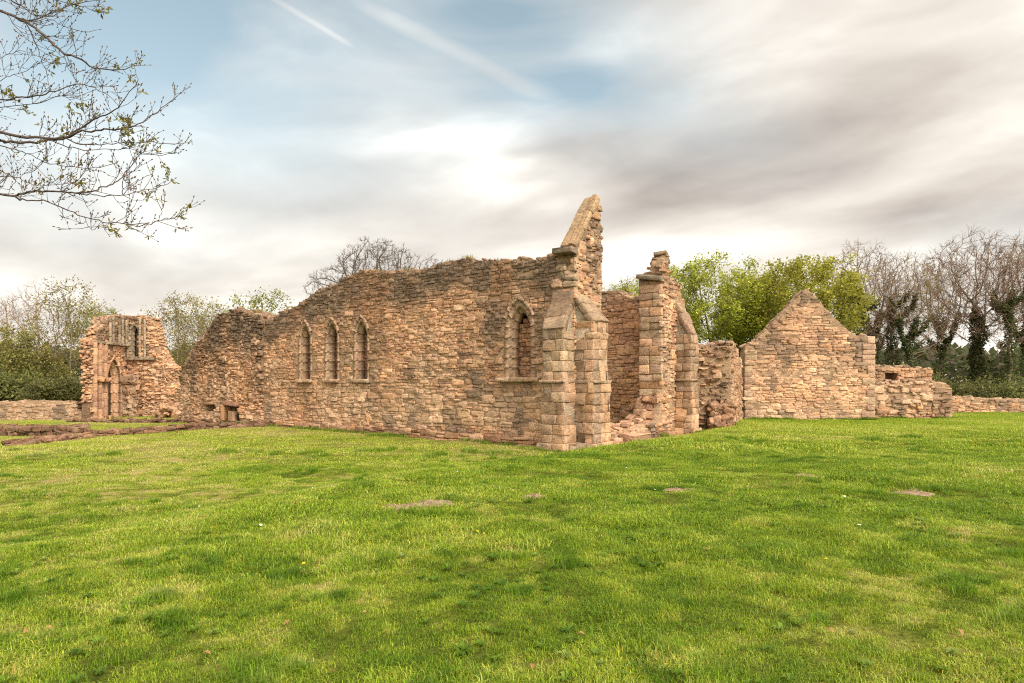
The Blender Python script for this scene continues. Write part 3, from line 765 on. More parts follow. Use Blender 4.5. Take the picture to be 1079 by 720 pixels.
edge_blocks(mb, C0, dE, ZV, nE, [(6.6, 6.5), (6.62, 5.9), (7.6, 5.75), (7.72, 5.4), (8.0, 5.05)], .9, rng, size=(.16, .32), off=-.03, jit=.04, rows=4, flat=.8)
edge_blocks(mb, C0, dE, ZV, nE, [(7.94, 5.0), (7.94, 2.5), (7.94, -.1)], .9, rng, size=(.15, .28), off=0, jit=.02, rows=5, flat=.8)
wobble(mb, .035, 2.4, 6)
mb.build('window_jamb', M_STONE, hall)
# broken sill wall across the opening
mb = MB()
sill_p = [(1.6, -.5), (6.0, -.5), (6.0, 1.5), (5.85, 1.2), (5.65, .8), (5.2, .6), (4.6, .5), (3.8, .40), (2.8, .34), (1.6, .45)]
core(mb, C0, dE, ZV, nE, sill_p, .9)
face(mb, C0, dE, ZV, nE, sill_p, rng, hr=(.10, .2), wr=(.2, .5), prot=(-.02, .10), seed=37, rough=.035, tilt=.14, weather_shade=lambda u, v: .5 * fbm(u * 1.2, v * 2, 61))
edge_blocks(mb, C0, dE, ZV, nE, sill_p[2:][::-1], .9, rng, size=(.2, .5), off=-.02, jit=.05, rows=4, pal=PAL[[0, 2, 4, 6]] * .8)
mb.build('broken_sill', M_STONE, hall)
# opposite long wall, seen through the opening
mb = MB()
OF = C0 + dE * 7.0 + dL * .9
op = [(0, -.5), (12.0, -.5), (12.0, 2.0), (10.5, 3.9), (9, 4.6), (7, 5.2), (5, 5.5), (3.2, 5.72), (2.4, 5.75), (1.6, 5.66), (1.0, 5.35), (.4, 5.12), (0, 5.1)]
opr = rough_line(op[2:], rng, 3, .06)
core(mb, OF, dL, ZV, nL, [(0, -.5), (12, -.5)] + [(p[0], p[1] - .1) for p in opr], .9)
face(mb, OF, dL, ZV, nL, [(0, -.5), (12, -.5)] + opr, rng, hr=(.10, .20), wr=(.2, .5), prot=(-.005, .04), seed=39, pal=PAL[[0, 1, 3, 4, 7, 6]], weather_shade=lambda u, v: .8 * sstep(v + .9 * fbm(u * .7, v, 3), 5.2, 5.9))
edge_blocks(mb, OF, dL, ZV, nL, opr, .9, rng, size=(.16, .4), off=-.05, rows=3, col=WEATHER_SHADE * 1.6)
mb.build('opposite_wall', M_STONE, hall)
# small plants rooted on the wall head
def tuft_mesh(mb, c, n, hgt, spread, rng, col):
    for k in range(n):
        a = rng.uniform(0, 6.28); r0 = spread * math.sqrt(rng.random()); b = c + v3(math.cos(a) * r0, math.sin(a) * r0, 0)
        ln = hgt * rng.uniform(.5, 1.1); lean = v3(math.cos(a), math.sin(a), 0) * ln * rng.uniform(.2, .8); s = v3(-math.sin(a), math.cos(a), 0) * .012
        tip = b + lean + ZV * ln
        mb.add([b - s, b + s, b + lean * .4 + ZV * ln * .6 + s * .7, b + lean * .4 + ZV * ln * .6 - s * .7, tip], [(0, 1, 2, 3)], [(3, 2, 4)], col=np.array(col) * rng.uniform(.7, 1.3))
for u in (3.4, 4.3, 4.7, 5.2, 7.1, 8.9, 10.2, 10.7, 15.6, 17.6):
    mb = MB(); tuft_mesh(mb, C0 + dL * u + nL * rng.uniform(-.7, -.1) + ZV * (np.interp(u, [p[0] for p in LONG_TOP], [p[1] for p in LONG_TOP]) + .02), 70, .13, .25, rng, (.30, .25, .09))
    mb.build('grass_tuft', M_LEAF, hall)

# fallen masonry at the opening
for k, (px, py, sz, lab) in enumerate([(4.05, 20.55, (1.15, .62, .36), 'long weathered fallen block lying under the broken window opening'),
                                       (3.2, 19.9, (.6, .45, .26), 'short pale fallen block lying between corner buttress and window opening')]):
    z = gh(px, py); mb = MB(); r = np.random.default_rng(90 + k)
    blocks(mb, [v3(px, py, z + sz[2] * .3)], [sz], dE, ZV, nE, palette(r, 1) * .85, r, rough=.06, tilt=.05)
    tag(mb.build('fallen_block', M_STONE), lab, 'stone block', 'fallen blocks of masonry')

# ================================================================== free standing walls
def wall_thing(name, loc, label, cat, group=None): return thing(name, loc, label, cat, group)
# thick broken wall stub beside the hall
rng = np.random.default_rng(41)
O = v3(7.45, 25.2); Ux = v3(.985, -.174) / np.linalg.norm((.985, -.174)); Nx = v3(-.174, -.985); Nx /= np.linalg.norm(Nx)
stub = wall_thing('broken_wall', tuple(O), 'thick ragged wall stub standing between the hall and the gabled wall', 'wall')
mb = MB()
sp = [(-.3, -.5), (1.32, -.5), (1.30, 1.5), (1.26, 2.6), (1.30, 3.46), (.95, 3.50), (.55, 3.44), (.1, 3.36), (-.3, 3.3)]
core(mb, O, Ux, ZV, Nx, [(p[0], p[1] - .07) for p in sp], 1.0)
face(mb, O, Ux, ZV, Nx, sp, rng, hr=(.09, .2), wr=(.14, .38), prot=(-.08, .10), seed=43, rough=.05, bevel=.04, tilt=.25, wav=.15, pal=PAL * .80, weather_shade=lambda u, v: .75 * sstep(fbm(u * 1.4, v * .8, 4), .45, .65) + .3 * sstep(v, 1.0, .2))  # second term darkens towards the foot
edge_blocks(mb, O, Ux, ZV, Nx, [(-.2, 3.3), (.4, 3.4), (1.25, 3.47)], 1.0, rng, size=(.2, .45), off=-.02, rows=4, col=WEATHER_SHADE * 1.6)
# its dressed flank, running back to the gabled wall
F0 = O + Ux * 1.30; F1 = v3(10.62, 28.9); FU = F1 - F0; FL = np.linalg.norm(FU); FU = FU / FL; FN = np.cross(FU, ZV)
fp = [(0, -.5), (FL, -.5), (FL, 2.95), (2.6, 3.1), (2.2, 3.45), (1.4, 3.62), (.5, 3.58), (0, 3.46)]
core(mb, F0, FU, ZV, FN, [(p[0], p[1] - .06) for p in fp], .9)
face(mb, F0, FU, ZV, FN, fp, rng, hr=(.12, .22), wr=(.16, .36), prot=(-.01, .05), seed=44, rough=.02, weather_shade=lambda u, v: .5 * fbm(u, v, 8))
edge_blocks(mb, F0, FU, ZV, FN, fp[2:], .9, rng, size=(.2, .4), off=-.04, rows=4, col=WEATHER_SHADE * 1.7)
# sloping heap of core at its foot
cen, sz = [], []
for k in range(70):
    t = rng.random(); z = rng.uniform(-.1, 1.35) * (1 - .3 * t); cen.append(O + Ux * rng.uniform(.55, 1.25) + Nx * (.05 + .42 * (1 - z / 1.5)) * rng.uniform(.5, 1) + ZV * z); s = rng.uniform(.2, .5); sz.append((s, s * .7, s * .5))
blocks(mb, cen, sz, Ux, ZV, Nx, palette(rng, 70) * .6, rng, rough=.09, tilt=.4, rubble=True)
mb.build('rubble', M_STONE, stub)

# gabled end wall
rng = np.random.default_rng(52)
G0 = v3(10.85, 29.2, 0); G1 = v3(16.55, 28.55, 0); GU = G1 - G0; GL = np.linalg.norm(GU); GU = GU / GL; GN = np.cross(GU, ZV)
gb = wall_thing('gabled_wall', tuple(G0), 'tall sandstone gable end wall coming to a point above the grass', 'wall')
mb = MB()
gp = [(-.02, -.5), (GL, -.5), (GL + .02, 1.2), (GL - .04, 2.6), (GL - .02, 3.95), (GL - .42, 4.14), (GL - .52, 3.98), (GL - .85, 4.12), (GL - 1.05, 4.28), (GL - 1.7, 4.88), (GL - 2.3, 5.55), (GL - 2.68, 6.05), (2.80, 6.26), (2.62, 6.16), (2.0, 5.45), (1.2, 4.62), (.5, 3.88), (.05, 3.70), (0, 3.0)]
core(mb, G0, GU, ZV, GN, [(p[0], p[1] - .01) for p in gp], .85)
def w_g(u, v):
    top = np.interp(u, [0, .3, 2.8, GL - 1, GL], [3.7, 3.8, 6.3, 4.2, 4.1]) - v
    return sstep(.9 - top + 1.2 * (fbm(u * .6, v * .6, 15) - .5), 0, .9) * .6 + .4 * sstep(fbm(u * .8, v * 1.2, 16), .58, .72)
face(mb, G0, GU, ZV, GN, gp, rng, hr=(.07, .165), wr=(.2, .55), prot=(-.003, .020), seed=55, weather_shade=w_g, pal=PAL[[0, 1, 2, 5, 7, 4]], wav=.03, holes=[[(GL - .42, 2.35), (GL - .22, 2.35), (GL - .22, 2.58), (GL - .42, 2.58)]])
# quoins
z = -.3
while z < 3.8:
    h = rng.uniform(.22, .36); w = rng.choice([.32, .55])
    stones(mb, G0, GU, ZV, GN, np.array([GL - w / 2]), np.array([z + h / 2]), np.array([w]), np.array([h - .012]), np.array([.04]), palette(rng, 1, DRESSED), rng, rough=.008)
    stones(mb, G0 + GU * GL, -GN, ZV, GU, np.array([.25]), np.array([z + h / 2]), np.array([.5]), np.array([h - .012]), np.array([.02]), palette(rng, 1, DRESSED), rng, rough=.008)
    if z < 3.4: stones(mb, G0, GU, ZV, GN, np.array([w / 2]), np.array([z + h / 2]), np.array([w]), np.array([h - .012]), np.array([.03]), palette(rng, 1, DRESSED) * .9, rng, rough=.008)
    z += h
edge_blocks(mb, G0, GU, ZV, GN, gp[4:18], .85, rng, size=(.2, .44), off=-.045, jit=.012, rows=4, col=WEATHER_SHADE * 1.9, flat=.4)
wobble(mb, .05, .9, 4); wobble(mb, .02, 3.0, 5)
mb.build('gable', M_STONE, gb)

# low wall with a small square hole, right of the gable
rng = np.random.default_rng(61)
W0 = v3(16.7, 30.6); lw = wall_thing('low_ruined_wall', tuple(W0), 'low ruined wall with a small square hole, right of the gabled wall', 'wall')
mb = MB(); EX = v3(1, 0); NY = v3(0, -1)
wp = [(0, -.4), (3.85, -.4), (3.85, 2.62), (2.5, 2.72), (1.2, 2.74), (0, 2.68)]
hl = [(1.55, 1.95), (2.15, 1.95), (2.15, 2.42), (1.55, 2.42)]
core(mb, W0, EX, ZV, NY, [(p[0], p[1] - .05) for p in wp], .7, [hl], hdepth=.6)
face(mb, W0, EX, ZV, NY, wp, rng, hr=(.10, .2), wr=(.16, .4), prot=(-.01, .06), holes=[hl], seed=63, pal=PAL * .86, weather_shade=lambda u, v: .5 * sstep(fbm(u * .8, v * 1.2, 23), .45, .7))
edge_blocks(mb, W0, EX, ZV, NY, wp[2:], .7, rng, size=(.2, .4), off=-.04, rows=3, col=WEATHER_SHADE * 2)
W1 = v3(17.3, 29.9)
wq = [(0, -.4), (3.75, -.4), (3.76, 1.2), (3.72, 1.66), (3.45, 1.92), (2.6, 2.02), (1.4, 1.98), (.6, 1.92), (0, 1.9)]
core(mb, W1, EX, ZV, NY, [(p[0], p[1] - .05) for p in wq], .75)
face(mb, W1, EX, ZV, NY, wq, rng, hr=(.11, .24), wr=(.18, .42), prot=(-.02, .09), seed=64, pal=PAL * .88, rough=.025, weather_shade=lambda u, v: .6 * sstep(fbm(u * .9, v * .8, 29), .45, .65))
edge_blocks(mb, W1, EX, ZV, NY, wq[2:], .75, rng, size=(.2, .42), off=-.04, rows=3, col=WEATHER_SHADE * 2)
mb.build('masonry', M_STONE, lw)

# boundary wall beyond
rng = np.random.default_rng(66)
B0 = v3(21.5, 36.0); BU = v3(.995, -.04); BU /= np.linalg.norm(BU); BN = np.cross(BU, ZV)
bw = wall_thing('boundary_wall', tuple(B0), 'long low boundary wall under the ivy-clad trees', 'wall')
mb = MB(); bp = [(0, -.4), (16, -.4), (16, .95), (12, 1.02), (8, .98), (5.0, 1.04), (4.9, 1.12), (0, 1.1)]
core(mb, B0, BU, ZV, BN, bp, .5)
face(mb, B0, BU, ZV, BN, bp, rng, hr=(.1, .18), wr=(.16, .36), prot=(-.01, .05), seed=67, pal=PAL * .82)
edge_blocks(mb, B0, BU, ZV, BN, bp[2:], .5, rng, size=(.2, .36), off=-.03, jit=.02, rows=2, col=WEATHER_SHADE * 2)
mb.build('masonry', M_STONE, bw)

# low wall at the left edge
rng = np.random.default_rng(71)
L0 = v3(-33, 36.0); lwl = wall_thing('low_garden_wall', tuple(L0), 'low straight stone wall before the bushes, left of the ruined transept', 'wall')
mb = MB(); lp = [(0, -.6), (8.3, -.6), (8.3, .28), (7.95, .3), (7.9, .80), (6.2, .84), (4.6, .86), (4.5, .78), (2, .80), (0, .78)]
core(mb, L0, EX, ZV, NY, lp, .6)
face(mb, L0, EX, ZV, NY, lp, rng, hr=(.1, .2), wr=(.16, .4), prot=(-.01, .05), seed=72, pal=PAL * .78, weather_shade=lambda u, v: .5 * fbm(u, v, 2))
edge_blocks(mb, L0, EX, ZV, NY, lp[2:], .6, rng, size=(.2, .4), off=-.03, jit=.02, rows=3, col=WEATHER_SHADE * 1.5)
mb.build('masonry', M_STONE, lwl)

# foundation courses in the grass
def footing(pts, width, hgt, label, seed, name='wall_footing'):
    r = np.random.default_rng(seed); mb = MB(); pts = [np.array(p, float) for p in pts]
    t_ = thing(name, (pts[0][0], pts[0][1], gh(*pts[0])), label, 'wall footing', 'wall footings in the grass')
    for p, q in zip(pts[:-1], pts[1:]):
        d = q - p; L = np.hypot(*d); d3 = v3(d[0] / L, d[1] / L); n3 = v3(-d3[1], d3[0])
        rows = max(3, int(width / .24))
        for lay in range(2):
            s = 0
            for rr in range(rows):
                s = r.uniform(0, .2)
                while s < L:
                    w = r.uniform(.2, .6); o = (rr + .5) / rows * width - width / 2
                    P_ = v3(*(p + d / L * min(s + w / 2, L))) + n3 * (o + r.normal(0, .04))
                    hh = hgt * r.uniform(.42, .62)
                    if not (lay == 1 and r.random() < .22):
                        P_[2] = gh(P_[0], P_[1]) + hgt * (.16 + .46 * lay) + r.normal(0, .02)
                        c = palette(r, 1, PAL[[1, 4, 6, 5]]) * r.uniform(.28, .55)
                        blocks(mb, [P_], [(w, width / rows * 1.05, hh)], d3, ZV, n3, c, r, rough=.09, tilt=.12, rubble=True)
                    s += w
    mb.build('masonry', M_STONE, t_)
footing([(-11.0, 28.0), (-13.2, 26.4), (-15.6, 23.6)], 0.6, .26, 'long low stone footing running from the hall wall to the left edge', 81)
footing([(-15.6, 23.4), (-16.4, 20.6)], 0.6, .22, 'lower crumbling end of the footing nearest the camera on the left', 82)
footing([(-16.6, 24.6), (-19.5, 25.6), (-23, 26.5)], 0.9, .42, 'dark broken footing stub at the left edge of the lawn', 83)
footing([(-14.5, 31.0), (-19, 33.2), (-24.2, 34.6)], .5, .2, 'thin flush footing line on the grass before the ruined transept', 84)

# ================================================================== ruined transept, far left
rng = np.random.default_rng(101)
T0 = v3(-24.5, 39.8)                      # inner corner
tr_ = thing('ruined_transept', (-24.5, 39.8, -.2), 'tall isolated corner of a ruined transept with pointed arch and blocked lancet', 'ruin')
mb = MB()
# right wall, almost square on to the view
rp = [(0, -.6), (3.0, -.6), (2.95, .9), (3.12, 1.6), (2.85, 2.2), (3.0, 2.9), (2.55, 3.3), (2.3, 3.75), (2.05, 4.3), (1.85, 5.2), (1.6, 6.05), (.9, 6.16), (.1, 6.14), (-.9, 6.12), (-.9, -.6)]
hl = [(.52 + x, z) for x, z in arch_path(.24, .42, 5.15, 3.58, 2, 6)]
TU_ = v3(.998, -.06); TN = v3(-.06, -.998)
core(mb, T0, TU_, ZV, TN, [(p[0] - (.08 if p[0] > 1.5 else 0), p[1] - .06) for p in rp], 1.0, [hl], hdepth=.45)
face(mb, T0, TU_, ZV, TN, rp, rng, hr=(.09, .19), wr=(.16, .42), prot=(-.02, .06), holes=[hl], seed=103, rough=.035, tilt=.12, weather_shade=lambda u, v: .7 * sstep(v + .8 * (fbm(u, v, 7) - .5), 5.2, 6.2) + .7 * sstep(1 - np.abs(u + .05) / .2, 0, 1) * sstep(v, 3.2, 3.5))  # second term darkens a strip up the inner corner
edge_blocks(mb, T0, TU_, ZV, TN, [(p[0] - .12, p[1]) for p in rp[1:12]], 1.0, rng, size=(.13, .28), off=-.03, jit=.03, rows=6, flat=.7)
edge_blocks(mb, T0, TU_, ZV, TN, rp[10:14], 1.0, rng, size=(.2, .4), off=-.05, jit=.04, rows=4, col=WEATHER_SHADE * 1.5)
# string course and shafts of the upper stage
for k in range(6): blocks(mb, [T0 + TU_ * (.05 + .35 * k) + TN * .12 + ZV * 3.42], [(.36, .3, .14)], TU_, ZV, TN, palette(rng, 1, GREYED) * .8, rng, rough=.05, tilt=.02)
mb.build('right_wall', M_STONE, tr_)
# left wall with the doorway arch, coming forward to the respond
mb = MB()
P0 = v3(-24.02, 36.0); TL = T0 - P0; LL = np.linalg.norm(TL); LU = TL / LL; LN = np.cross(LU, ZV)
lp = [(-.25, -.6), (LL, -.6), (LL, 6.12), (LL - 1.2, 6.05), (1.2, 5.78), (.95, 5.3), (.30, 5.0), (.15, 4.5), (-.35, 4.3), (-.38, 3.6), (-.2, 3.1), (-.28, 2.4), (-.1, 1.5), (-.22, .8)]
AB = (.58, 1.10, 2.0, -.5)
al = [(2.25 + x, z) for x, z in arch_path(.80, 1.36, 2.0, -.62, 2, 8)]
core(mb, P0, LU, ZV, LN, [(p[0] + (.08 if p[0] < .5 else 0), p[1] - .06) for p in lp], .6, [al], hdepth=.55, col=(.20, .125, .08))  # brown arch recess, its colour lowered to stand in for shade
face(mb, P0, LU, ZV, LN, lp, rng, hr=(.10, .2), wr=(.2, .45), prot=(-.01, .05), holes=[al], seed=107, rough=.02, weather_shade=lambda u, v: .65 * sstep(v, 4.2, 4.6) + .5 * sstep(fbm(u, v, 12), .55, .7))
edge_blocks(mb, P0, LU, ZV, LN, lp[2:7], .55, rng, size=(.2, .45), off=-.05, jit=.04, rows=4, col=WEATHER_SHADE * 1.5)
edge_blocks(mb, P0, LU, ZV, LN, lp[6:], .5, rng, size=(.13, .26), off=0, jit=.06, rows=4, flat=.9)
# torn end seen from the front
face(mb, P0 - LU * .2, -LN, ZV, -LU, [(0, -.5), (.5, -.5), (.48, 3.8), (0, 4.2)], rng, hr=(.16, .3), wr=(.2, .5), prot=(-.05, .12), seed=109, rough=.05, tilt=.2)
for k in range(9): blocks(mb, [P0 + LU * (.2 + .42 * k) + LN * .08 + ZV * 4.28], [(.43, .26, .14)], LU, ZV, LN, palette(rng, 1, GREYED), rng, rough=.05, tilt=.02)
mb.build('left_wall', M_STONE, tr_)
mb = MB()
tc = lambda n: palette(rng, n, PAL[[0, 1, 5]])
sweep(mb, P0, LU, ZV, LN, 2.25, [(0, -.50), (0, -.42), (.10, -.36), (.10, -.22), (.24, -.12), (.24, .03), (.40, .05), (.40, -.2), (.2, -.50)], AB, rng, tc, nblk=14, gap=.0015)
mb.build('arch_surround', M_ASHLAR, tr_)
def shaft(mb, P, r, z0, z1, n=8, cols=PAL):
    z = z0
    while z < z1 - .05:
        h = min(rng.uniform(.3, .6), z1 - z); a = np.arange(n) / n * 2 * math.pi
        rr = r * rng.uniform(.95, 1.03); ring = np.stack([np.cos(a) * rr, np.sin(a) * rr, a * 0], 1)
        vv = np.concatenate([P + ring + ZV * (z + .01), P + ring * 1.0 + ZV * (z + h - .01)])
        mb.add(vv, [(i, (i + 1) % n, n + (i + 1) % n, n + i) for i in range(n)], [(n, n + i, n + i + 1) for i in range(1, n - 1)], col=palette(rng, 1, cols)[0]); z += h
mb = MB()
for s_, d_ in ((-.05, .06), (.28, .14), (.62, .06), (.9, .12), (1.15, .04)):
    shaft(mb, P0 + LU * s_ + LN * d_, .13, -.4, 4.25, cols=PAL[[0, 1, 4, 6]] * .82)
blocks(mb, [P0 + LU * (.1 + .28 * k) + LN * .14 + ZV * zz_ for k in range(5) for zz_ in (-.15, 2.1)], [(.3, .5, .22)] * 10, LU, ZV, LN, palette(rng, 10), rng)
mb.build('respond_shafts', M_STONE, tr_)
for u in (1.6, 1.95, 2.7, 3.1, 3.6):
    mb = MB(); shaft(mb, P0 + LU * u + LN * .08, .08, 4.35, 5.9, cols=GREYED * .85); mb.build('shaft', M_STONE, tr_)
for u in (.12, .93, 1.25):
    mb = MB(); shaft(mb, T0 + TU_ * u + TN * .08, .08, 3.5, 6.0, cols=GREYED); mb.build('shaft', M_STONE, tr_)
mb = MB()
sweep(mb, T0, TU_, ZV, TN, .52, [(0, -.35), (0, -.2), (.1, -.05), (.1, .05), (.2, .06), (.2, -.1)], (.16, .40, 5.05, 3.56), rng, lambda n: palette(rng, n, GREYED), nblk=12, gap=.006)
mb.build('blind_lancet', M_ASHLAR, tr_)
mb = MB()
O = P0 + LU * 3.05 + LN * .0
bp_ = [(0, -.5), (.85, -.5), (.85, 2.1), (.55, 2.5), (.2, 2.35), (0, 1.9)]
core(mb, O + LN * .9, LN * -1, ZV, -LU, [(.02, -.5), (.85, -.5), (.85, 2.35), (.3, 2.3), (.05, 1.9)], .85)
face(mb, O + LN * .92, -LN, ZV, -LU, bp_, rng, hr=(.16, .28), wr=(.2, .45), prot=(-.02, .1), seed=113, rough=.04, tilt=.15, pal=PAL * .62)
face(mb, O + LN * .92, LU, ZV, LN, [(0, -.5), (.85, -.5), (.85, 2.2), (.4, 2.4), (0, 1.9)], rng, hr=(.16, .28), wr=(.2, .45), prot=(-.02, .1), seed=114, rough=.04, tilt=.15, pal=PAL * .7)
edge_blocks(mb, O + LN * .9, LU, ZV, LN, [(0, 2.0), (.45, 2.42), (.85, 2.2)], .9, rng, size=(.25, .45), rows=3, col=WEATHER_SHADE * 1.3)
mb.build('broken_pier', M_STONE, tr_)
mb = MB()
for k in range(60):
    x = rng.uniform(-21.9, -19.6); y = rng.uniform(37.5, 39.6); s = rng.uniform(.2, .5)
    z = gh(x, y) + rng.uniform(0, .25) + .9 * max(0, 1 - abs(x + 21.2) / 1.2) * rng.random()
    blocks(mb, [(x, y, z)], [(s, s * .8, s * .6)], TU_, ZV, TN, palette(rng, 1) * .8, rng, tilt=.4)
mb.build('rubble', M_STONE, tr_)

# ================================================================== trees
def frames(d):
    d = d / np.linalg.norm(d, axis=1, keepdims=True)
    ref = np.where(np.abs(d[:, 2:3]) > .9, np.array([[1., 0, 0]]), np.array([[0, 0, 1.]]))
    a = np.cross(d, ref); a /= np.linalg.norm(a, axis=1, keepdims=True)
    return a, np.cross(d, a)
def tubes(mb, p0, p1, r0, r1, k, col):
    """one tapered k-sided tube per row"""
    p0 = np.asarray(p0, float); p1 = np.asarray(p1, float); n = len(p0)
    if n == 0: return
    d = p1 - p0; ln = np.linalg.norm(d, axis=1); ok = ln > 1e-5
    p0, p1, d = p0[ok], p1[ok], d[ok]; r0 = np.broadcast_to(r0, (n,))[ok]; r1 = np.broadcast_to(r1, (n,))[ok]; n = len(p0)
    col = np.asarray(col, float); col = np.tile(col, (n, 1)) if col.ndim == 1 else col[ok]
    a, b = frames(d); th = np.arange(k) / k * 2 * math.pi
    off = np.cos(th)[None, :, None] * a[:, None] + np.sin(th)[None, :, None] * b[:, None]
    v = np.concatenate([p0[:, None] + off * r0[:, None, None], p1[:, None] + off * r1[:, None, None]], 1)
    q = np.array([(i, (i + 1) % k, k + (i + 1) % k, k + i) for i in range(k)])
    mb.add(v.reshape(-1, 3), (q[None] + (np.arange(n) * 2 * k)[:, None, None]).reshape(-1, 4), col=np.repeat(col, 2 * k, 0))
def colonize(seed, trunk, ells, n_attr, step=.45, infl=4.0, kill=.9, iters=120, shell=.35):
    """branch skeleton growing from the trunk points into ellipsoids of free space"""
    r = np.random.default_rng(seed); att = []
    vol = np.array([e[3] * e[4] * e[5] for e in ells]); vol = vol / vol.sum()
    for e, f in zip(ells, vol):
        m = int(n_attr * f); d = r.normal(0, 1, (m, 3)); d /= np.linalg.norm(d, axis=1, keepdims=True)
        rad = (shell + (1 - shell) * r.random(m)) ** .6
        att.append(np.array(e[:3]) + d * rad[:, None] * np.array(e[3:]))
    att = np.concatenate(att); att = att[att[:, 2] > .6]
    nodes = [np.array(p, float) for p in trunk]; par = [-1] + list(range(len(trunk) - 1)); alive = np.ones(len(att), bool)
    for it in range(iters):
        kd = kdtree.KDTree(len(nodes))
        for i, p in enumerate(nodes): kd.insert(p, i)
        kd.balance(); pull = {}
        for j in np.nonzero(alive)[0]:
            co, i, dist = kd.find(att[j])
            if dist < kill: alive[j] = False
            elif dist < infl: pull.setdefault(i, []).append((att[j] - nodes[i]) / dist)
        if not pull:
            if infl > 14 or not alive.any(): break
            infl *= 1.5; continue
        new = 0
        for i, ds in pull.items():
            d = np.sum(ds, 0) + r.normal(0, .25, 3) + np.array((0, 0, .12)); L = np.linalg.norm(d)
            if L < 1e-3: continue
            p = nodes[i] + d / L * step
            if kd.find(p)[2] < step * .35: continue
            nodes.append(p); par.append(i); new += 1
        if not new: break
    return np.array(nodes), np.array(par)
def radii(par, tip, power=2.3, rmax=1.0):
    n = len(par); acc = np.zeros(n); nch = np.zeros(n, int)
    for i in range(n):
        if par[i] >= 0: nch[par[i]] += 1
    for i in range(n - 1, -1, -1):
        if nch[i] == 0: acc[i] = tip ** power
        if par[i] >= 0: acc[par[i]] += acc[i]
    return np.minimum(acc ** (1 / power), rmax), nch
def leaf_quads(mb, cen, size, col, rng, droop=.25, wide=.6):
    n = len(cen)
    if n == 0: return
    d = rng.normal(0, 1, (n, 3)); d[:, 2] -= droop; d /= np.linalg.norm(d, axis=1, keepdims=True); a, b = frames(d)
    L = size * rng.uniform(.6, 1.25, n)[:, None]; fold = b * L * .18
    v = np.stack([cen, cen + d * L * .5 + a * L * wide * .5 + fold, cen + d * L, cen + d * L * .5 - a * L * wide * .5 + fold], 1)
    mb.add(v.reshape(-1, 3), np.arange(n * 4).reshape(n, 4), col=np.repeat(col, 4, 0))
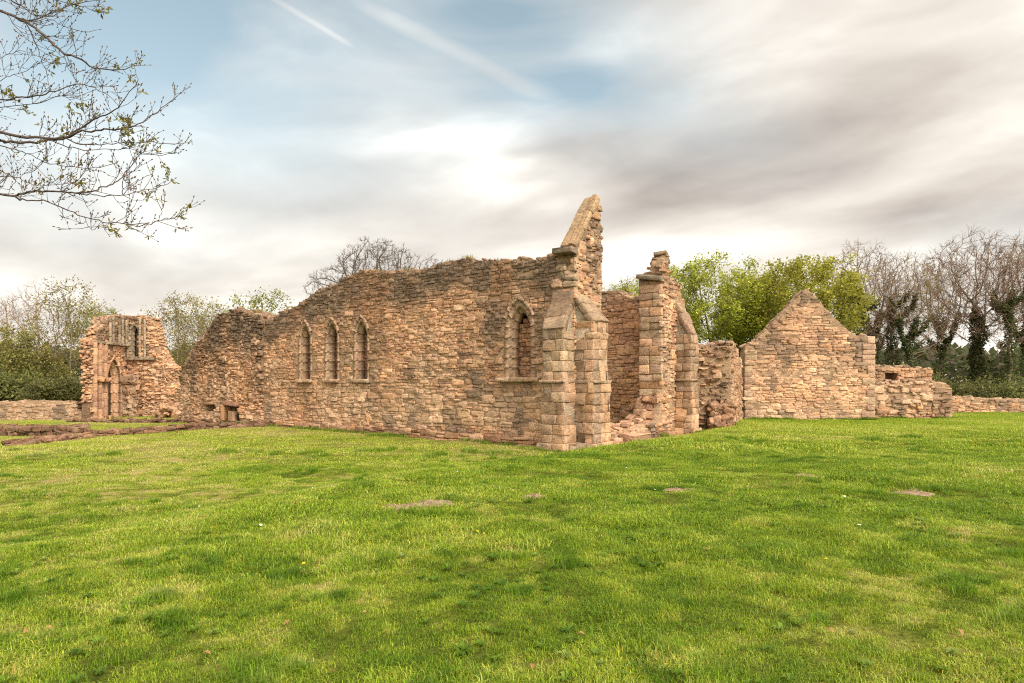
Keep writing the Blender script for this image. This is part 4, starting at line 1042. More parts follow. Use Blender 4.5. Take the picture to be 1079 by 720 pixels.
def tree_proto(seed, height, ells, n_attr, trunk_h, bark, twig_col=None, leaf=None, ivy=None, tip=.016, twigs=3, twig_len=(.35, .9), step=.45, kill=.9, infl=4, twig_r=.010, lean=(0, 0), rmax=.6, shell=.35, forks=1):
    """meshes of one tree: trunk and limbs, crown (fine twigs, or twigs carrying leaves), optional ivy"""
    r = np.random.default_rng(seed); nt = max(3, int(trunk_h / step))
    tr = [(lean[0] * (i / nt) ** 1.3 + .10 * math.sin(i * .7 + seed), lean[1] * (i / nt) ** 1.3 + .10 * math.cos(i * .9 + seed), -.3 + (trunk_h + .3) * i / nt) for i in range(nt + 1)]
    nodes, par = colonize(seed, tr, ells, n_attr, step, infl, kill, shell=shell)
    rad, nch = radii(par, tip, rmax=rmax)
    # flare of the foot
    for i in range(min(3, nt)): rad[i] *= 1.0 + .28 * (1 - i / 3)
    k = np.nonzero(par >= 0)[0]; p0 = nodes[par[k]]; p1 = nodes[k]; r1 = rad[k]; r0 = np.minimum(rad[par[k]], r1 * 1.25)
    r0[:nt] = rad[par[k]][:nt]
    col = np.array(bark) * r.uniform(.85, 1.15, (len(k), 1))
    mbt = MB(); big = r1 > .05
    tubes(mbt, p0[big], p1[big], r0[big], r1[big], 8, col[big]); tubes(mbt, p0[~big], p1[~big], r0[~big], r1[~big], 4, col[~big])
    out = {'trunk': mbt.mesh('trunk', M_BARK, True)}
    mbc = MB(); tc = np.array(twig_col if twig_col is not None else bark)
    src = k[r1 < .05]; tipsL = []
    dirs = nodes - nodes[np.maximum(par, 0)]; cc = np.mean([e[:3] for e in ells], 0)
    for gen in range(twigs):
        b = nodes[src]; d = dirs[src] / (np.linalg.norm(dirs[src], axis=1, keepdims=True) + 1e-6)
        d = d * .8 + r.normal(0, .55, d.shape) + np.array((0, 0, .25)); d /= np.linalg.norm(d, axis=1, keepdims=True)
        L = r.uniform(*twig_len, len(src))[:, None]; m = b + d * L * .55
        d2 = d + r.normal(0, .3, d.shape) + np.array((0, 0, .15)); d2 /= np.linalg.norm(d2, axis=1, keepdims=True); e = m + d2 * L * .5
        c_ = tc * r.uniform(.8, 1.2, (len(src), 1))
        tubes(mbc, b, m, twig_r, twig_r * .7, 3, c_); tubes(mbc, m, e, twig_r * .7, twig_r * .35, 3, c_)
        d3 = d - d2 * .2 + r.normal(0, .5, d.shape); d3 /= np.linalg.norm(d3, axis=1, keepdims=True); e2 = m + d3 * L * .45
        tubes(mbc, m, e2, twig_r * .6, twig_r * .3, 3, c_)
        tipsL += [e, e2, m]
    tips = np.concatenate(tipsL)
    if leaf:
        n, size, cols, spread, keep = leaf['n'], leaf['size'], np.array(leaf['col']), leaf['spread'], leaf.get('keep', 1)
        t_ = tips[r.random(len(tips)) < keep]
        # uneven foliage: some sprays stay thin
        dens = sstep(fbm(t_[:, 0] * .45 + seed, t_[:, 2] * .55 + t_[:, 1] * .4, seed), .30, .62)
        t_ = t_[r.random(len(t_)) < .35 + .65 * dens]
        cen = np.repeat(t_, n, 0) + r.normal(0, spread, (len(t_) * n, 3))
        ci = cols[r.integers(0, len(cols), len(cen))] * r.uniform(.75, 1.2, (len(cen), 1)) * np.repeat(r.uniform(.85, 1.15, len(t_)), n)[:, None]
        leaf_quads(mbc, cen, size, ci, r)
    out['crown'] = mbc.mesh('crown', M_LEAF)
    if ivy:
        mbi = MB(); zmax = ivy['z']; sel = k[(nodes[k][:, 2] < zmax) & (rad[k] > ivy.get('rmin', .07))]
        m = ivy['n']; i = sel[r.integers(0, len(sel), m)]; t = r.random((m, 1)); base = nodes[par[i]] * (1 - t) + nodes[i] * t
        fade = np.clip(1.25 - base[:, 2] / zmax, .2, 1) * np.clip(2.2 * fbm(base[:, 2] * .9 + seed, base[:, 0] * 1.3, 4) - .55, .05, 1.4)
        th = r.uniform(0, 6.283, m); rr = (rad[i] + ivy['thick'] * fade * r.random(m) ** .5)
        cen = base + np.stack([np.cos(th) * rr, np.sin(th) * rr, r.normal(0, .15, m)], 1)
        ci = np.array(ivy['col']) * r.uniform(.6, 1.4, (m, 1)) * r.uniform(.9, 1.1, (m, 3))
        leaf_quads(mbi, cen, ivy['size'], ci, r, wide=.9)
        out['ivy'] = mbi.mesh('ivy', M_LEAF)
    return out
def plant_tree(meshes, name, loc, rz, s, label, cat='tree', group=None, sz=None):
    o = thing(name, loc, label, cat, group); o.rotation_euler = (0, 0, rz); o.scale = (s, s, sz or s)
    for part, me in meshes.items():
        c = bpy.data.objects.new(part, me); scene.collection.objects.link(c); c.parent = o
    return o
def px_tree(px, d): return ((px - 539.5) / 659 * d, d)

BARE = (.25, .185, .13); TWIG = (.33, .225, .155); DARKB = (.12, .095, .07)
GREEN = [(.38, .385, .045), (.31, .33, .036), (.46, .45, .08), (.24, .265, .03)]
YELL = [(.33, .32, .075), (.26, .27, .06), (.20, .21, .05)]
OLIVE = [(.26, .25, .06), (.33, .30, .08), (.18, .19, .045), (.36, .31, .11)]
IVYC = (.105, .125, .040)
# big green broadleaf trees behind the gable
g1 = tree_proto(201, 12, [(0, 0, 8.0, 4.6, 4.2, 3.6), (-3.4, 0, 6.4, 3.0, 3.0, 2.6), (3.6, .5, 6.6, 3.0, 3.0, 2.7)], 900, 2.4, DARKB, (.10, .08, .05),
                leaf=dict(n=17, size=.21, col=GREEN, spread=.20, keep=.75), twigs=2, step=.5, kill=.85, rmax=.32)
g2 = tree_proto(202, 12, [(0, 0, 7.8, 4.4, 4.0, 3.7), (3.0, 0, 6.0, 2.8, 2.8, 2.6), (-2.6, -.3, 8.3, 2.7, 2.7, 2.5)], 900, 2.0, DARKB, (.10, .08, .05),
                leaf=dict(n=19, size=.21, col=GREEN[:3], spread=.20, keep=.72), twigs=2, step=.5, kill=.85, rmax=.34)
x, y = px_tree(748, 45); plant_tree(g1, 'broadleaf_tree', (x, y, 0.1), .3, 1.1, 'fresh green spring tree with open limbs, behind the buttressed window jamb', sz=.93, group='fresh green trees behind the gable')
x, y = px_tree(846, 44); plant_tree(g2, 'broadleaf_tree', (x, y, 0.1), 1.0, 1.08, 'fresh green full-leaved tree rising right behind the gabled wall', sz=.93, group='fresh green trees behind the gable')
# small one peeping over the hall
x, y = px_tree(800, 49); plant_tree(g2, 'broadleaf_tree', (x, y, 0.1), 4.2, .93, 'green tree set back between the two larger fresh green crowns', group='fresh green trees behind the gable')
x, y = px_tree(676, 52); plant_tree(g2, 'broadleaf_tree', (x, y, 0), 3.0, .92, 'fresh green tree just peeping over the wall between spike and window jamb', group='fresh green trees behind the gable')

# bare trees with ivy on their trunks
b1 = tree_proto(211, 14, [(0, 0, 9.8, 4.6, 4.2, 4.2), (-2.4, 0, 7.6, 2.6, 2.6, 2.8), (2.8, 0, 8.0, 2.6, 2.6, 2.6)], 1900, 6.6, BARE, TWIG, ivy=dict(z=9.5, n=4800, thick=.75, size=.20, col=IVYC, rmin=.09), twigs=4, step=.40, kill=.58, infl=3, rmax=.30, shell=.2, twig_r=.012)
b2 = tree_proto(212, 14, [(0, 0, 9.8, 2.9, 2.9, 4.2), (.6, 0, 6.6, 2.1, 2.1, 2.4)], 1200, 8.2, BARE, TWIG, ivy=dict(z=10, n=4600, thick=.80, size=.20, col=IVYC, rmin=.04), twigs=3, step=.40, kill=.62, infl=3, rmax=.24, shell=.2, twig_r=.012, lean=(.5, 0))
b3 = tree_proto(213, 14, [(.6, 0, 9.6, 2.7, 2.8, 4.2), (-1.2, 0, 7.2, 2.0, 2.0, 2.6)], 1100, 5.4, BARE, TWIG, leaf=dict(n=2, size=.18, col=OLIVE, spread=.2, keep=.10), ivy=dict(z=8, n=3400, thick=.75, size=.20, col=IVYC, rmin=.045), twigs=3, step=.40, kill=.62, infl=3, rmax=.22, lean=(.9, 0), shell=.2, twig_r=.012)
bare = [(b2, 903, 46, .88, .2, 'bare ivy-clad tree close beside the right slope of the gable'), (b3, 925, 50, .90, 1.4, 'slim bare tree with green buds, second right of the gable'),
        (b2, 944, 48, .84, 2.4, 'bare tree with the thickest dark ivy behind the square-holed wall'), (b3, 966, 47, .82, 3.3, 'leaning bare tree behind the end of the square-holed wall'),
        (b3, 985, 54, .94, 5.0, 'thin pale bare tree in the gap left of the domed bare tree'), (b1, 1030, 49, .96, .5, 'largest bare tree, domed crown of fine twigs over the boundary wall'),
        (b2, 1064, 47, .88, 4.0, 'dark ivy-clad bare tree right of the domed bare tree'), (b3, 1090, 50, 1.0, 2.0, 'bare tree cut by the right edge of the photo')]
for me, px, d, s, rz, lab in bare:
    x, y = px_tree(px, d); plant_tree(me, 'bare_tree', (x, y, gh(x, y)), rz, s, lab, group='bare trees with ivy on the right')
# bare domed tree behind the long wall
dm = tree_proto(221, 16, [(.2, 0, 11.8, 4.7, 3.6, 3.9), (-4.4, 0, 10.4, 2.3, 2.2, 2.5), (5.6, 0, 12.2, 1.6, 2, 1.9)], 2600, 6.5, (.13, .098, .075), (.15, .112, .085), twigs=4, step=.36, kill=.46, infl=4, rmax=.32, twig_len=(.25, .5), shell=.3, twig_r=.013, tip=.018)
x, y = px_tree(395, 60); plant_tree(dm, 'domed_tree', (x, y, 0), 0, 1.0, 'bare dome-shaped tree showing above the long hall wall')
# yellow-green and olive trees to the left
y1 = tree_proto(231, 10, [(0, 0, 6.6, 3.6, 3.2, 2.9), (2.4, 0, 5.4, 2.2, 2.2, 2.0), (-2.2, 0, 5.6, 2.2, 2.2, 2.0)], 460, 2.2, BARE, TWIG, leaf=dict(n=9, size=.26, col=YELL, spread=.28, keep=.8), twigs=2, step=.5, kill=.95, rmax=.26)
o1 = tree_proto(232, 8, [(0, 0, 4.6, 3.4, 3.2, 3.2), (-2, 0, 3, 2.2, 2.2, 2.0), (2, 0, 3, 2.2, 2.2, 2.2)], 520, 1.0, DARKB, (.12, .09, .06), leaf=dict(n=9, size=.30, col=OLIVE, spread=.26, keep=.75), twigs=2, step=.5, kill=.95, rmax=.2)
w1 = tree_proto(233, 10, [(0, 0, 6.6, 3.2, 3.0, 3.6)], 520, 2.0, BARE, TWIG, leaf=dict(n=5, size=.2, col=OLIVE + [(.30, .22, .11)], spread=.24, keep=.5), twigs=3, step=.45, kill=.8, rmax=.2)
w2 = tree_proto(234, 10, [(0, 0, 7.0, 3.4, 3.0, 3.6)], 620, 2.4, BARE, TWIG, twigs=4, step=.45, kill=.75, rmax=.22)
left = [(y1, 'spring_tree', 276, 52, 1.02, .4, 'yellow-green budding tree above the dip in the long wall'), (y1, 'spring_tree', 108, 66, 1.05, 2.0, 'green-topped tree just showing over the ruined transept'),
        (w2, 'bare_tree', 42, 60, 1.12, .2, 'bare twiggy tree rising above the olive bushes at far left'), (w2, 'bare_tree', 8, 66, 1.08, 2.2, 'bare tree at the extreme left edge behind the bushes'),
        (o1, 'bushy_tree', 10, 54, .92, 1.0, 'dense olive-green bushy tree at the far left edge'), (o1, 'bushy_tree', 50, 56, .60, 3.0, 'rounded olive-green bush tree behind the low garden wall'),
        (w1, 'budding_tree', 74, 58, 1.12, .5, 'half-leaved olive tree directly left of the ruined transept'), (w1, 'budding_tree', 186, 52, .92, 1.5, 'reddish budding tree in the gap directly right of the transept'),
        (w1, 'budding_tree', 214, 56, .95, 4.0, 'thin budding tree behind the torn end of the long wall'), (o1, 'bushy_tree', 195, 60, .8, 2.0, 'low olive bush tree filling the gap behind the transept'),
        (w2, 'bare_tree', 236, 58, .9, 3.4, 'faint bare tree left of the yellow-green tree')]
for me, nm, px, d, s, rz, lab in left:
    x, y = px_tree(px, d); plant_tree(me, nm, (x, y, gh(x, y) - .1), rz, s, lab, group='trees left of the hall')
# hedge shrubs on the dark bank
sh = tree_proto(241, 3, [(0, 0, 1.3, 2.0, 1.2, 1.3), (1.5, 0, 1.0, 1.5, 1.2, 1.0), (-1.5, .1, 1.1, 1.5, 1.2, 1.1)], 260, .4, DARKB, DARKB, leaf=dict(n=12, size=.26, col=[(.15, .155, .045), (.20, .19, .06), (.11, .125, .035)], spread=.24, keep=.9), twigs=2, step=.35, kill=.6, rmax=.08)
k = 0
for px, d, s, lab in [(1004, 41, .70, 'dark shrub at the left end of the boundary wall'), (1028, 42, .72, 'dark shrub beneath the domed bare tree'), (1052, 41, .66, 'dark shrub between two ivy-clad trunks above the boundary wall'), (1078, 42, .74, 'dark shrub cut by the right edge above the boundary wall'), (955, 44, 1.0, 'dark shrub behind the square-holed wall'), (980, 46, .8, 'dark shrub just clear of the square-holed wall'),
                      (-8, 49, 1.15, 'dark low shrub at the extreme left edge'), (22, 50, 1.1, 'dark low shrub behind the low garden wall at far left'), (62, 49, 1.0, 'dark low shrub nearest the transept on the left'), (92, 52, 1.0, 'dark low shrub partly hidden by the transept shafts'), (1108, 43, 1.1, 'dark shrub beyond the right edge')][:10]:
    x, y = px_tree(px, d); plant_tree(sh, 'shrub', (x, y, gh(x, y) - .1), k * 1.3, s, lab, 'shrub', 'dark shrubs under the trees'); k += 1
# far wood that closes the horizon behind everything
mb = MB(); r = np.random.default_rng(251); n = 52000
ang = r.uniform(-1.15, 1.15, n); dist = r.uniform(95, 135, n)
fx, fy = np.sin(ang) * dist, np.cos(ang) * dist
hh = (4.0 + 4.0 * fbm(ang * 16, ang * 3, 7)) * (1 - r.random(n) ** 1.6)
leaf_quads(mb, np.stack([fx, fy, ground_h(fx, fy) + hh], 1), 1.1, np.array([(.10, .105, .05), (.14, .12, .07), (.085, .10, .035), (.17, .13, .09)])[r.integers(0, 4, n)] * r.uniform(.7, 1.25, (n, 1)), r, wide=.8)
tag(mb.build('distant_woodland', M_LEAF), 'hazy brown-green wood closing the view beyond the trees', 'woodland', kind='stuff')

# ================================================================== overhanging tree at the left
rng = np.random.default_rng(301)
oh = thing('overhanging_tree', (-9.2, 6.4, gh(-9.2, 6.4)), 'budding branches of a nearby tree reaching in at the top left', 'tree')
def pt(px, py, d):
    px -= 4; py -= 6
    return v3((px - 539.5) / 659 * d, d, EYE + (402 - py) / 659 * d)
LIMBS = [  # pixel course of each branch seen against the sky, distance, base radius
    ([(-150, -70), (-40, 4), (5, 18), (33, 29), (50, 43), (72, 64), (88, 66), (98, 76), (122, 80), (138, 80), (149, 72)], 7.0, .026),
    ([(5, 18), (33, 30), (60, 18), (85, 10), (104, 7)], 7.0, .012), ([(28, 25), (43, 53), (47, 68), (53, 84), (57, 101)], 7.1, .009), ([(72, 64), (77, 80), (85, 92)], 7.0, .006),
    ([(-60, -30), (5, -2), (25, 12), (40, 22), (60, 24)], 6.8, .012), ([(-60, -20), (10, 5), (30, -3), (60, 6), (90, 12), (104, 18)], 7.2, .010), ([(-30, -50), (20, -18), (50, 2), (68, 10)], 7.3, .010), ([(35, 29), (58, 26), (75, 36), (98, 40)], 7.1, .006), ([(10, 20), (25, 40), (48, 45), (75, 44)], 7.3, .006),
    ([(-150, 100), (-40, 118), (0, 112), (22, 110), (45, 107), (60, 102), (85, 95), (100, 96), (118, 106), (130, 118)], 7.4, .015), ([(-120, 115), (-40, 126), (0, 120), (40, 116), (70, 108), (92, 112)], 7.6, .010),
    ([(-40, 85), (0, 70), (14, 62), (30, 60), (45, 66)], 7.8, .006), ([(-40, 78), (0, 96), (15, 86), (32, 80), (50, 72)], 7.7, .007),
    ([(-150, 150), (-40, 138), (0, 144), (25, 150), (55, 152), (75, 152), (88, 142), (103, 132), (118, 127), (132, 116), (150, 90)], 6.6, .026),
    ([(-120, 165), (-40, 148), (0, 152), (10, 156), (30, 157), (55, 154), (74, 152), (90, 144), (110, 144), (130, 141), (150, 138), (168, 126), (176, 118), (190, 108)], 6.7, .024),
    ([(74, 152), (84, 157), (110, 158), (135, 157), (160, 156), (184, 158)], 6.7, .010), ([(58, 154), (70, 159), (92, 164), (115, 164), (140, 163), (160, 168), (176, 170), (190, 167)], 6.6, .008),
    ([(-60, 150), (0, 158), (20, 164), (35, 168), (50, 177), (75, 182), (105, 184), (128, 178)], 6.9, .010),
    ([(-40, 190), (0, 184), (15, 190), (22, 196), (14, 206)], 7.2, .008), ([(-40, 200), (0, 193), (25, 194), (45, 203), (80, 200), (95, 188), (100, 175)], 7.1, .007),
    ([(-150, 225), (-40, 209), (0, 210), (18, 213), (33, 209), (45, 207), (62, 208), (80, 209), (100, 209), (113, 203), (125, 200), (138, 188), (146, 176), (156, 158)], 6.4, .020),
    ([(80, 209), (95, 211), (112, 212), (134, 212), (152, 207), (165, 205), (181, 200)], 6.4, .009), ([(134, 212), (133, 198), (143, 176), (150, 160)], 6.4, .006), ([(134, 212), (150, 196), (164, 190)], 6.5, .005), ([(68, 208), (74, 196), (86, 186), (90, 172)], 6.6, .006),
    ([(18, 213), (27, 217), (50, 217), (70, 225), (93, 234), (112, 240), (140, 242), (165, 242), (176, 237), (190, 238)], 6.2, .011), ([(93, 234), (97, 245), (101, 249), (108, 244)], 6.2, .004), ([(140, 242), (141, 248), (154, 250)], 6.2, .004), ([(138, 242), (137, 234), (140, 229)], 6.2, .004), ([(166, 241), (174, 232), (177, 221)], 6.2, .005),
    ([(95, 135), (92, 118), (90, 100), (84, 92)], 7.0, .005), ([(28, 190), (40, 186), (55, 170)], 7.0, .005)]
LB = (.085, .065, .055)
twg = MB(); shoots = []; roots = []
LIMBS.sort(key=lambda l: l[0][0][0] >= -100)
for li, (pl, d, r0) in enumerate(LIMBS):
    P_ = np.array([pt(px, py, d + .25 * math.sin(i * .8 + li)) for i, (px, py) in enumerate(pl)])
    # smooth the course a little
    t = np.linspace(0, len(P_) - 1, (len(P_) - 1) * 4 + 1); Q = np.stack([np.interp(t, range(len(P_)), P_[:, i]) for i in range(3)], 1)
    Qs = Q.copy(); Qs[1:-1] = (Q[:-2] + 2 * Q[1:-1] + Q[2:]) / 4; Q = Qs; Q[1:-1] += rng.normal(0, .006, Q[1:-1].shape)
    r0 *= .72; rr = np.interp(np.linspace(0, 1, len(Q)), [0, .5, 1], [r0, r0 * .60, .003])
    limb = MB(); tubes(limb, Q[:-1], Q[1:], rr[:-1], rr[1:], 6, LB)
    if pl[0][0] < -100 :                 # carry the big limbs back to the trunk
        A = Q[0]; B = v3(-9.2, 6.4, max(1.6, A[2] - 1.5)); m = (A + B) / 2 + v3(0, 0, -.15)
        tubes(limb, [B, m], [m, A], [r0 * 2.6, r0 * 1.8], [r0 * 1.8, r0], 8, LB); roots += [B, m, (A + m) / 2, (B + m) / 2, A]
    elif pl[0][0] < -20:
        A = Q[0]; B = min(roots, key=lambda p: np.linalg.norm(p - A) + (5 if p[0] > A[0] - .1 else 0)); tubes(limb, [B], [A], r0 * 1.4, r0, 6, LB)
    limb.build('limb', M_BARK, oh, True)
    L = np.linalg.norm(np.diff(Q, axis=0), axis=1).sum()
    for s_ in rng.random(int(L * 8)): 
        i = min(int(s_ * (len(Q) - 1)), len(Q) - 2); shoots.append((Q[i], Q[i + 1] - Q[i], rng.uniform(.10, .32), .0029, 0))
    shoots.append((Q[-1], Q[-1] - Q[-2], .12, .003, 0))
BUD = np.array([(.16, .085, .055), (.20, .11, .06), (.13, .10, .04)]); YL = np.array([(.22, .20, .035), (.27, .20, .05), (.16, .17, .03)])
buds = []
while shoots:
    b, d, L, r0, g = shoots.pop(); d = d / np.linalg.norm(d)
    sd_ = d * .55 + rng.normal(0, .5, 3) + v3(.12, 0, .35); sd_ /= np.linalg.norm(sd_)
    q = [b]; dd = sd_
    for i in range(3):
        dd = dd + rng.normal(0, .16, 3) + v3(.02, 0, .14); dd /= np.linalg.norm(dd); q.append(q[-1] + dd * L / 3)
    q = np.array(q); rr = np.linspace(r0, r0 * .6, 4); tubes(twg, q[:-1], q[1:], rr[:-1], rr[1:], 4, LB)
    buds.append((q[-1], dd))
    if rng.random() < .8: buds.append((q[2], dd * .6 + rng.normal(0, .5, 3)))
    if g == 0 and L > .16:
        for _ in range(rng.integers(1, 4)): shoots.append((q[rng.integers(1, 3)], dd, L * rng.uniform(.35, .6), r0 * .8, 1))
twg.build('twigs', M_BARK, oh)
mb = MB(); v_ = np.array([(0, 0), (.35, 1), (.75, .7), (1, 0)])
for p, d in buds:
    d = d / (np.linalg.norm(d) + 1e-6); c = BUD[rng.integers(0, 3)] * rng.uniform(.7, 1.3); L = rng.uniform(.018, .034)
    tubes(mb, [p, p + d * L * .4], [p + d * L * .4, p + d * L], [.0035, .0062], [.0062, .001], 5, c)
    q = rng.random()
    # opening leaves: clusters of small drooping leaves on some twigs
    clump = float(fbm(np.array([p[0] * 3.2]), np.array([p[2] * 3.2]), 5)[0])
    if q < .012 + .55 * (clump > .70):
        n = rng.integers(3, 8); leaf_quads(mb, p + rng.normal(0, .012, (n, 3)), .055, YL[rng.integers(0, 3, n)] * rng.uniform(.7, 1.2, (n, 1)), rng, droop=.5, wide=.45)
mb.build('buds_and_leaves', M_LEAF, oh)
mb = MB(); zt = gh(-9.2, 6.4)
zs_ = np.linspace(zt - .2, 9.5, 14); tp = np.stack([-9.2 + .12 * np.sin(zs_), 6.4 + .1 * np.cos(zs_ * 1.3), zs_], 1); rr = np.interp(zs_, [zt, .8, 6, 9.5], [.42, .30, .2, .08])
tubes(mb, tp[:-1], tp[1:], rr[:-1], rr[1:], 14, (.12, .10, .08)); mb.build('trunk', M_BARK, oh, True)

# ================================================================== lawn details
rng = np.random.default_rng(401)
BARE_SPOTS = [(-1.30, 8.25, .50, .34), (5.95, 9.35, .40, .32), (2.5, 9.4, .26, .12), (.30, 8.7, .17, .09), (-.1, 7.0, .12, .07), (1.05, 8.8, .2, .08), (5.0, 10.6, .22, .1), (8.6, 12.5, .3, .12)]
mb_i = 0
for (px, py, rx, ry) in BARE_SPOTS[:4] + BARE_SPOTS[6:7]:
    mb = MB(); n = 28; rings = 5; vv = [(px, py, gh(px, py) + .030)]
    for i in range(1, rings + 1):
        for k in range(n):
            a = k / n * 6.2832; f = i / rings * (1 + .22 * math.sin(2 * a + px * 3) + .13 * math.sin(5 * a + py) + .06 * math.sin(9 * a))
            x, y = px + math.cos(a) * rx * f, py + math.sin(a) * ry * f; e = 1 - (i / rings) ** 2
            vv.append((x, y, gh(x, y) + .004 - .02 * (i == rings) + .022 * e + .010 * rng.normal() * (i < rings)))
    tr3 = [(0, 1 + k, 1 + (k + 1) % n) for k in range(n)]
    q4 = [(1 + (i - 1) * n + k, 1 + i * n + k, 1 + i * n + (k + 1) % n, 1 + (i - 1) * n + (k + 1) % n) for i in range(1, rings) for k in range(n)]
    mb.add(vv, q4, tr3); o = mb.build('bare_earth', M_EARTH, smooth=True); tag(o, kind='structure')

# ---- grass: clumps of blades scattered over the turf
def clump(seed, n, rad, hgt, wid, lean=1.15, dry=.10, tint=(1, 1, 1)):
    r = np.random.default_rng(seed); mb = MB()
    a = r.uniform(0, 6.283, n); q = rad * np.sqrt(r.random(n)); b = np.stack([np.cos(a) * q, np.sin(a) * q, np.full(n, -.012)], 1)
    h = hgt * r.uniform(.30, 1.3, n)[:, None]; th = r.uniform(0, 6.283, n); ln = (r.random(n) ** .8 * lean)[:, None]
    d = np.stack([np.cos(th), np.sin(th), th * 0], 1); s = np.stack([-np.sin(th + r.normal(0, .6, n)), np.cos(th), th * 0], 1) * (wid * r.uniform(.7, 1.3, n))[:, None] * .5
    m = b + d * h * ln * .35 + ZV * h * .6; t = b + d * h * ln * 1.1 + ZV * h * (1 - .42 * ln)
    v = np.stack([b - s, b + s, m + s * .8, m - s * .8, t], 1)
    base = np.arange(n)[:, None] * 5
    c = np.array(tint) * r.uniform(.55, 1.35, (n, 1)) * r.uniform(.93, 1.07, (n, 3))
    dr = r.random(n) < dry; c[dr] = c[dr] * np.array((1.5, 1.08, 1.7))
    mb.add(v.reshape(-1, 3), base + np.array([0, 1, 2, 3]), base + np.array([3, 2, 4]), col=np.repeat(c, 5, 0))
    return mb.mesh('grass_clump', M_GRASS)
clump_coll = bpy.data.collections.new('grass_clumps')
specs = [(1, 95, .13, .050, .0052), (2, 95, .13, .042, .0050), (3, 85, .13, .060, .0055),                 # near
         (4, 110, .22, .052, .0085), (5, 110, .22, .044, .0085),                                          # middle
         (6, 130, .50, .060, .016), (7, 130, .50, .050, .016),                                            # far
         (8, 120, .12, .115, .0055)]                                                                      # long tufts
for i, (sd2, n, rad, hg, wd) in enumerate(specs):
    o = bpy.data.objects.new('grass_clump.%03d' % i, clump(sd2 + 500, n, rad, hg, wd, dry=.16 if i < 7 else .04, tint=(1, 1, 1) if i < 7 else (.62, .78, .55)))
    clump_coll.objects.link(o)
wm = MB(); r = np.random.default_rng(590)
for k in range(11):
    a = k * 2.4 + r.normal(0, .2); L = r.uniform(.03, .065); d = v3(math.cos(a), math.sin(a)); q = v3(-d[1], d[0]) * L * .28; z = r.uniform(.01, .03)
    wm.add([d * .004 + ZV * .008, d * L * .55 + q + ZV * (z + .012), d * L + ZV * z, d * L * .55 - q + ZV * (z + .012)], [(0, 1, 2, 3)], col=np.array((.62, .72, .9)) * r.uniform(.7, 1.15))
o = bpy.data.objects.new('grass_clump.008', wm.mesh('weed_rosette', M_GRASS)); clump_coll.objects.link(o)
FOOT = []
def quad_fp(O, U, L, N, w0, w1): return [tuple((O + N * w1)[:2]), tuple((O + U * L + N * w1)[:2]), tuple((O + U * L + N * w0)[:2]), tuple((O + N * w0)[:2])]
FOOT += [quad_fp(C0, dL, 24.9, nL, -1.1, .06), quad_fp(C0, dE, 8.1, nE, -1, .04), quad_fp(C0, dL, .78, nL, 0, .68), quad_fp(C0, dE, .9, nE, 0, .72), quad_fp(C0 + dE * 7.1, dE, .8, nE, 0, .72),
         quad_fp(O * 0 + v3(7.15, 25.25), v3(.985, -.174), 1.7, v3(-.174, -.985), -1.2, .2), quad_fp(G0, GU, GL, GN, -1, .03), quad_fp(W1, EX, 3.8, NY, -.8, .05), quad_fp(F0, FU, FL, FN, -.9, .04)]
pts, ids, scs = [], [], []
def scatter(y0, y1, spacing, kinds, smin, smax, margin=1.0, r=np.random.default_rng(77)):
    xm = .86 * y1 + margin
    nxy = int(2 * xm / spacing) * int((y1 - y0) / spacing)
    x = r.uniform(-xm, xm, nxy); y = r.uniform(y0, y1, nxy)
    k = np.abs(x) < .86 * y + margin
    for f in FOOT: k &= ~inpoly(f, x, y)
    for (bx, by, rx, ry) in BARE_SPOTS:
        q = ((x - bx) / rx) ** 2 + ((y - by) / ry) ** 2
        k &= (q > 1.05) | (r.random(nxy) < .02 + .25 * sstep(q, .6, 1.05))
    # thin, worn places
    thin = fbm(x * .55 + 9, y * .9, 31) ; k &= r.random(nxy) < .60 + .40 * sstep(thin, .28, .55)
    x, y = x[k], y[k]
    z = ground_h(x, y); lush = fbm(x * .7, y * .9, 33)
    pts.append(np.stack([x, y, z], 1)); ids.append(r.choice(kinds, len(x))); scs.append((smin + (smax - smin) * sstep(lush, .3, .7)) * r.uniform(.8, 1.2, len(x)) * (.72 + .28 * sstep(crest_sd(x, y), -1.5, .4)))
scatter(2.2, 7.5, .058, [0, 1, 2], .55, 1.35)
scatter(7.0, 15, .10, [3, 4], .55, 1.35)
scatter(14, 46, .25, [5, 6], .75, 1.2)
# tufts of longer, darker grass
r = np.random.default_rng(79); n = 230
cy = 3.2 + 15 * r.random(n) ** .75; cxx = r.uniform(-.85, .85, n) * cy; m_ = r.integers(2, 9, n); rep_ = np.repeat(np.arange(n), m_); sg = np.repeat(r.uniform(.06, .22, n), m_)
x = cxx[rep_] + r.normal(0, 1, len(rep_)) * sg * 1.5; y = cy[rep_] + r.normal(0, 1, len(rep_)) * sg
k = np.abs(x) < .86 * y + 1
for f in FOOT: k &= ~inpoly(f, x, y)
for (bx, by, rx, ry) in BARE_SPOTS: k &= ((x - bx) / rx) ** 2 + ((y - by) / ry) ** 2 > 1.0
x, y = x[k], y[k]
ring = []
for (bx, by, rx, ry) in BARE_SPOTS[:3]:
    a = r.uniform(0, 6.283, 26); a = a[np.sin(a) > -.3]; ring.append(np.stack([bx + np.cos(a) * rx * r.uniform(1.15, 1.45, len(a)), by + np.sin(a) * ry * r.uniform(1.15, 1.6, len(a))], 1))
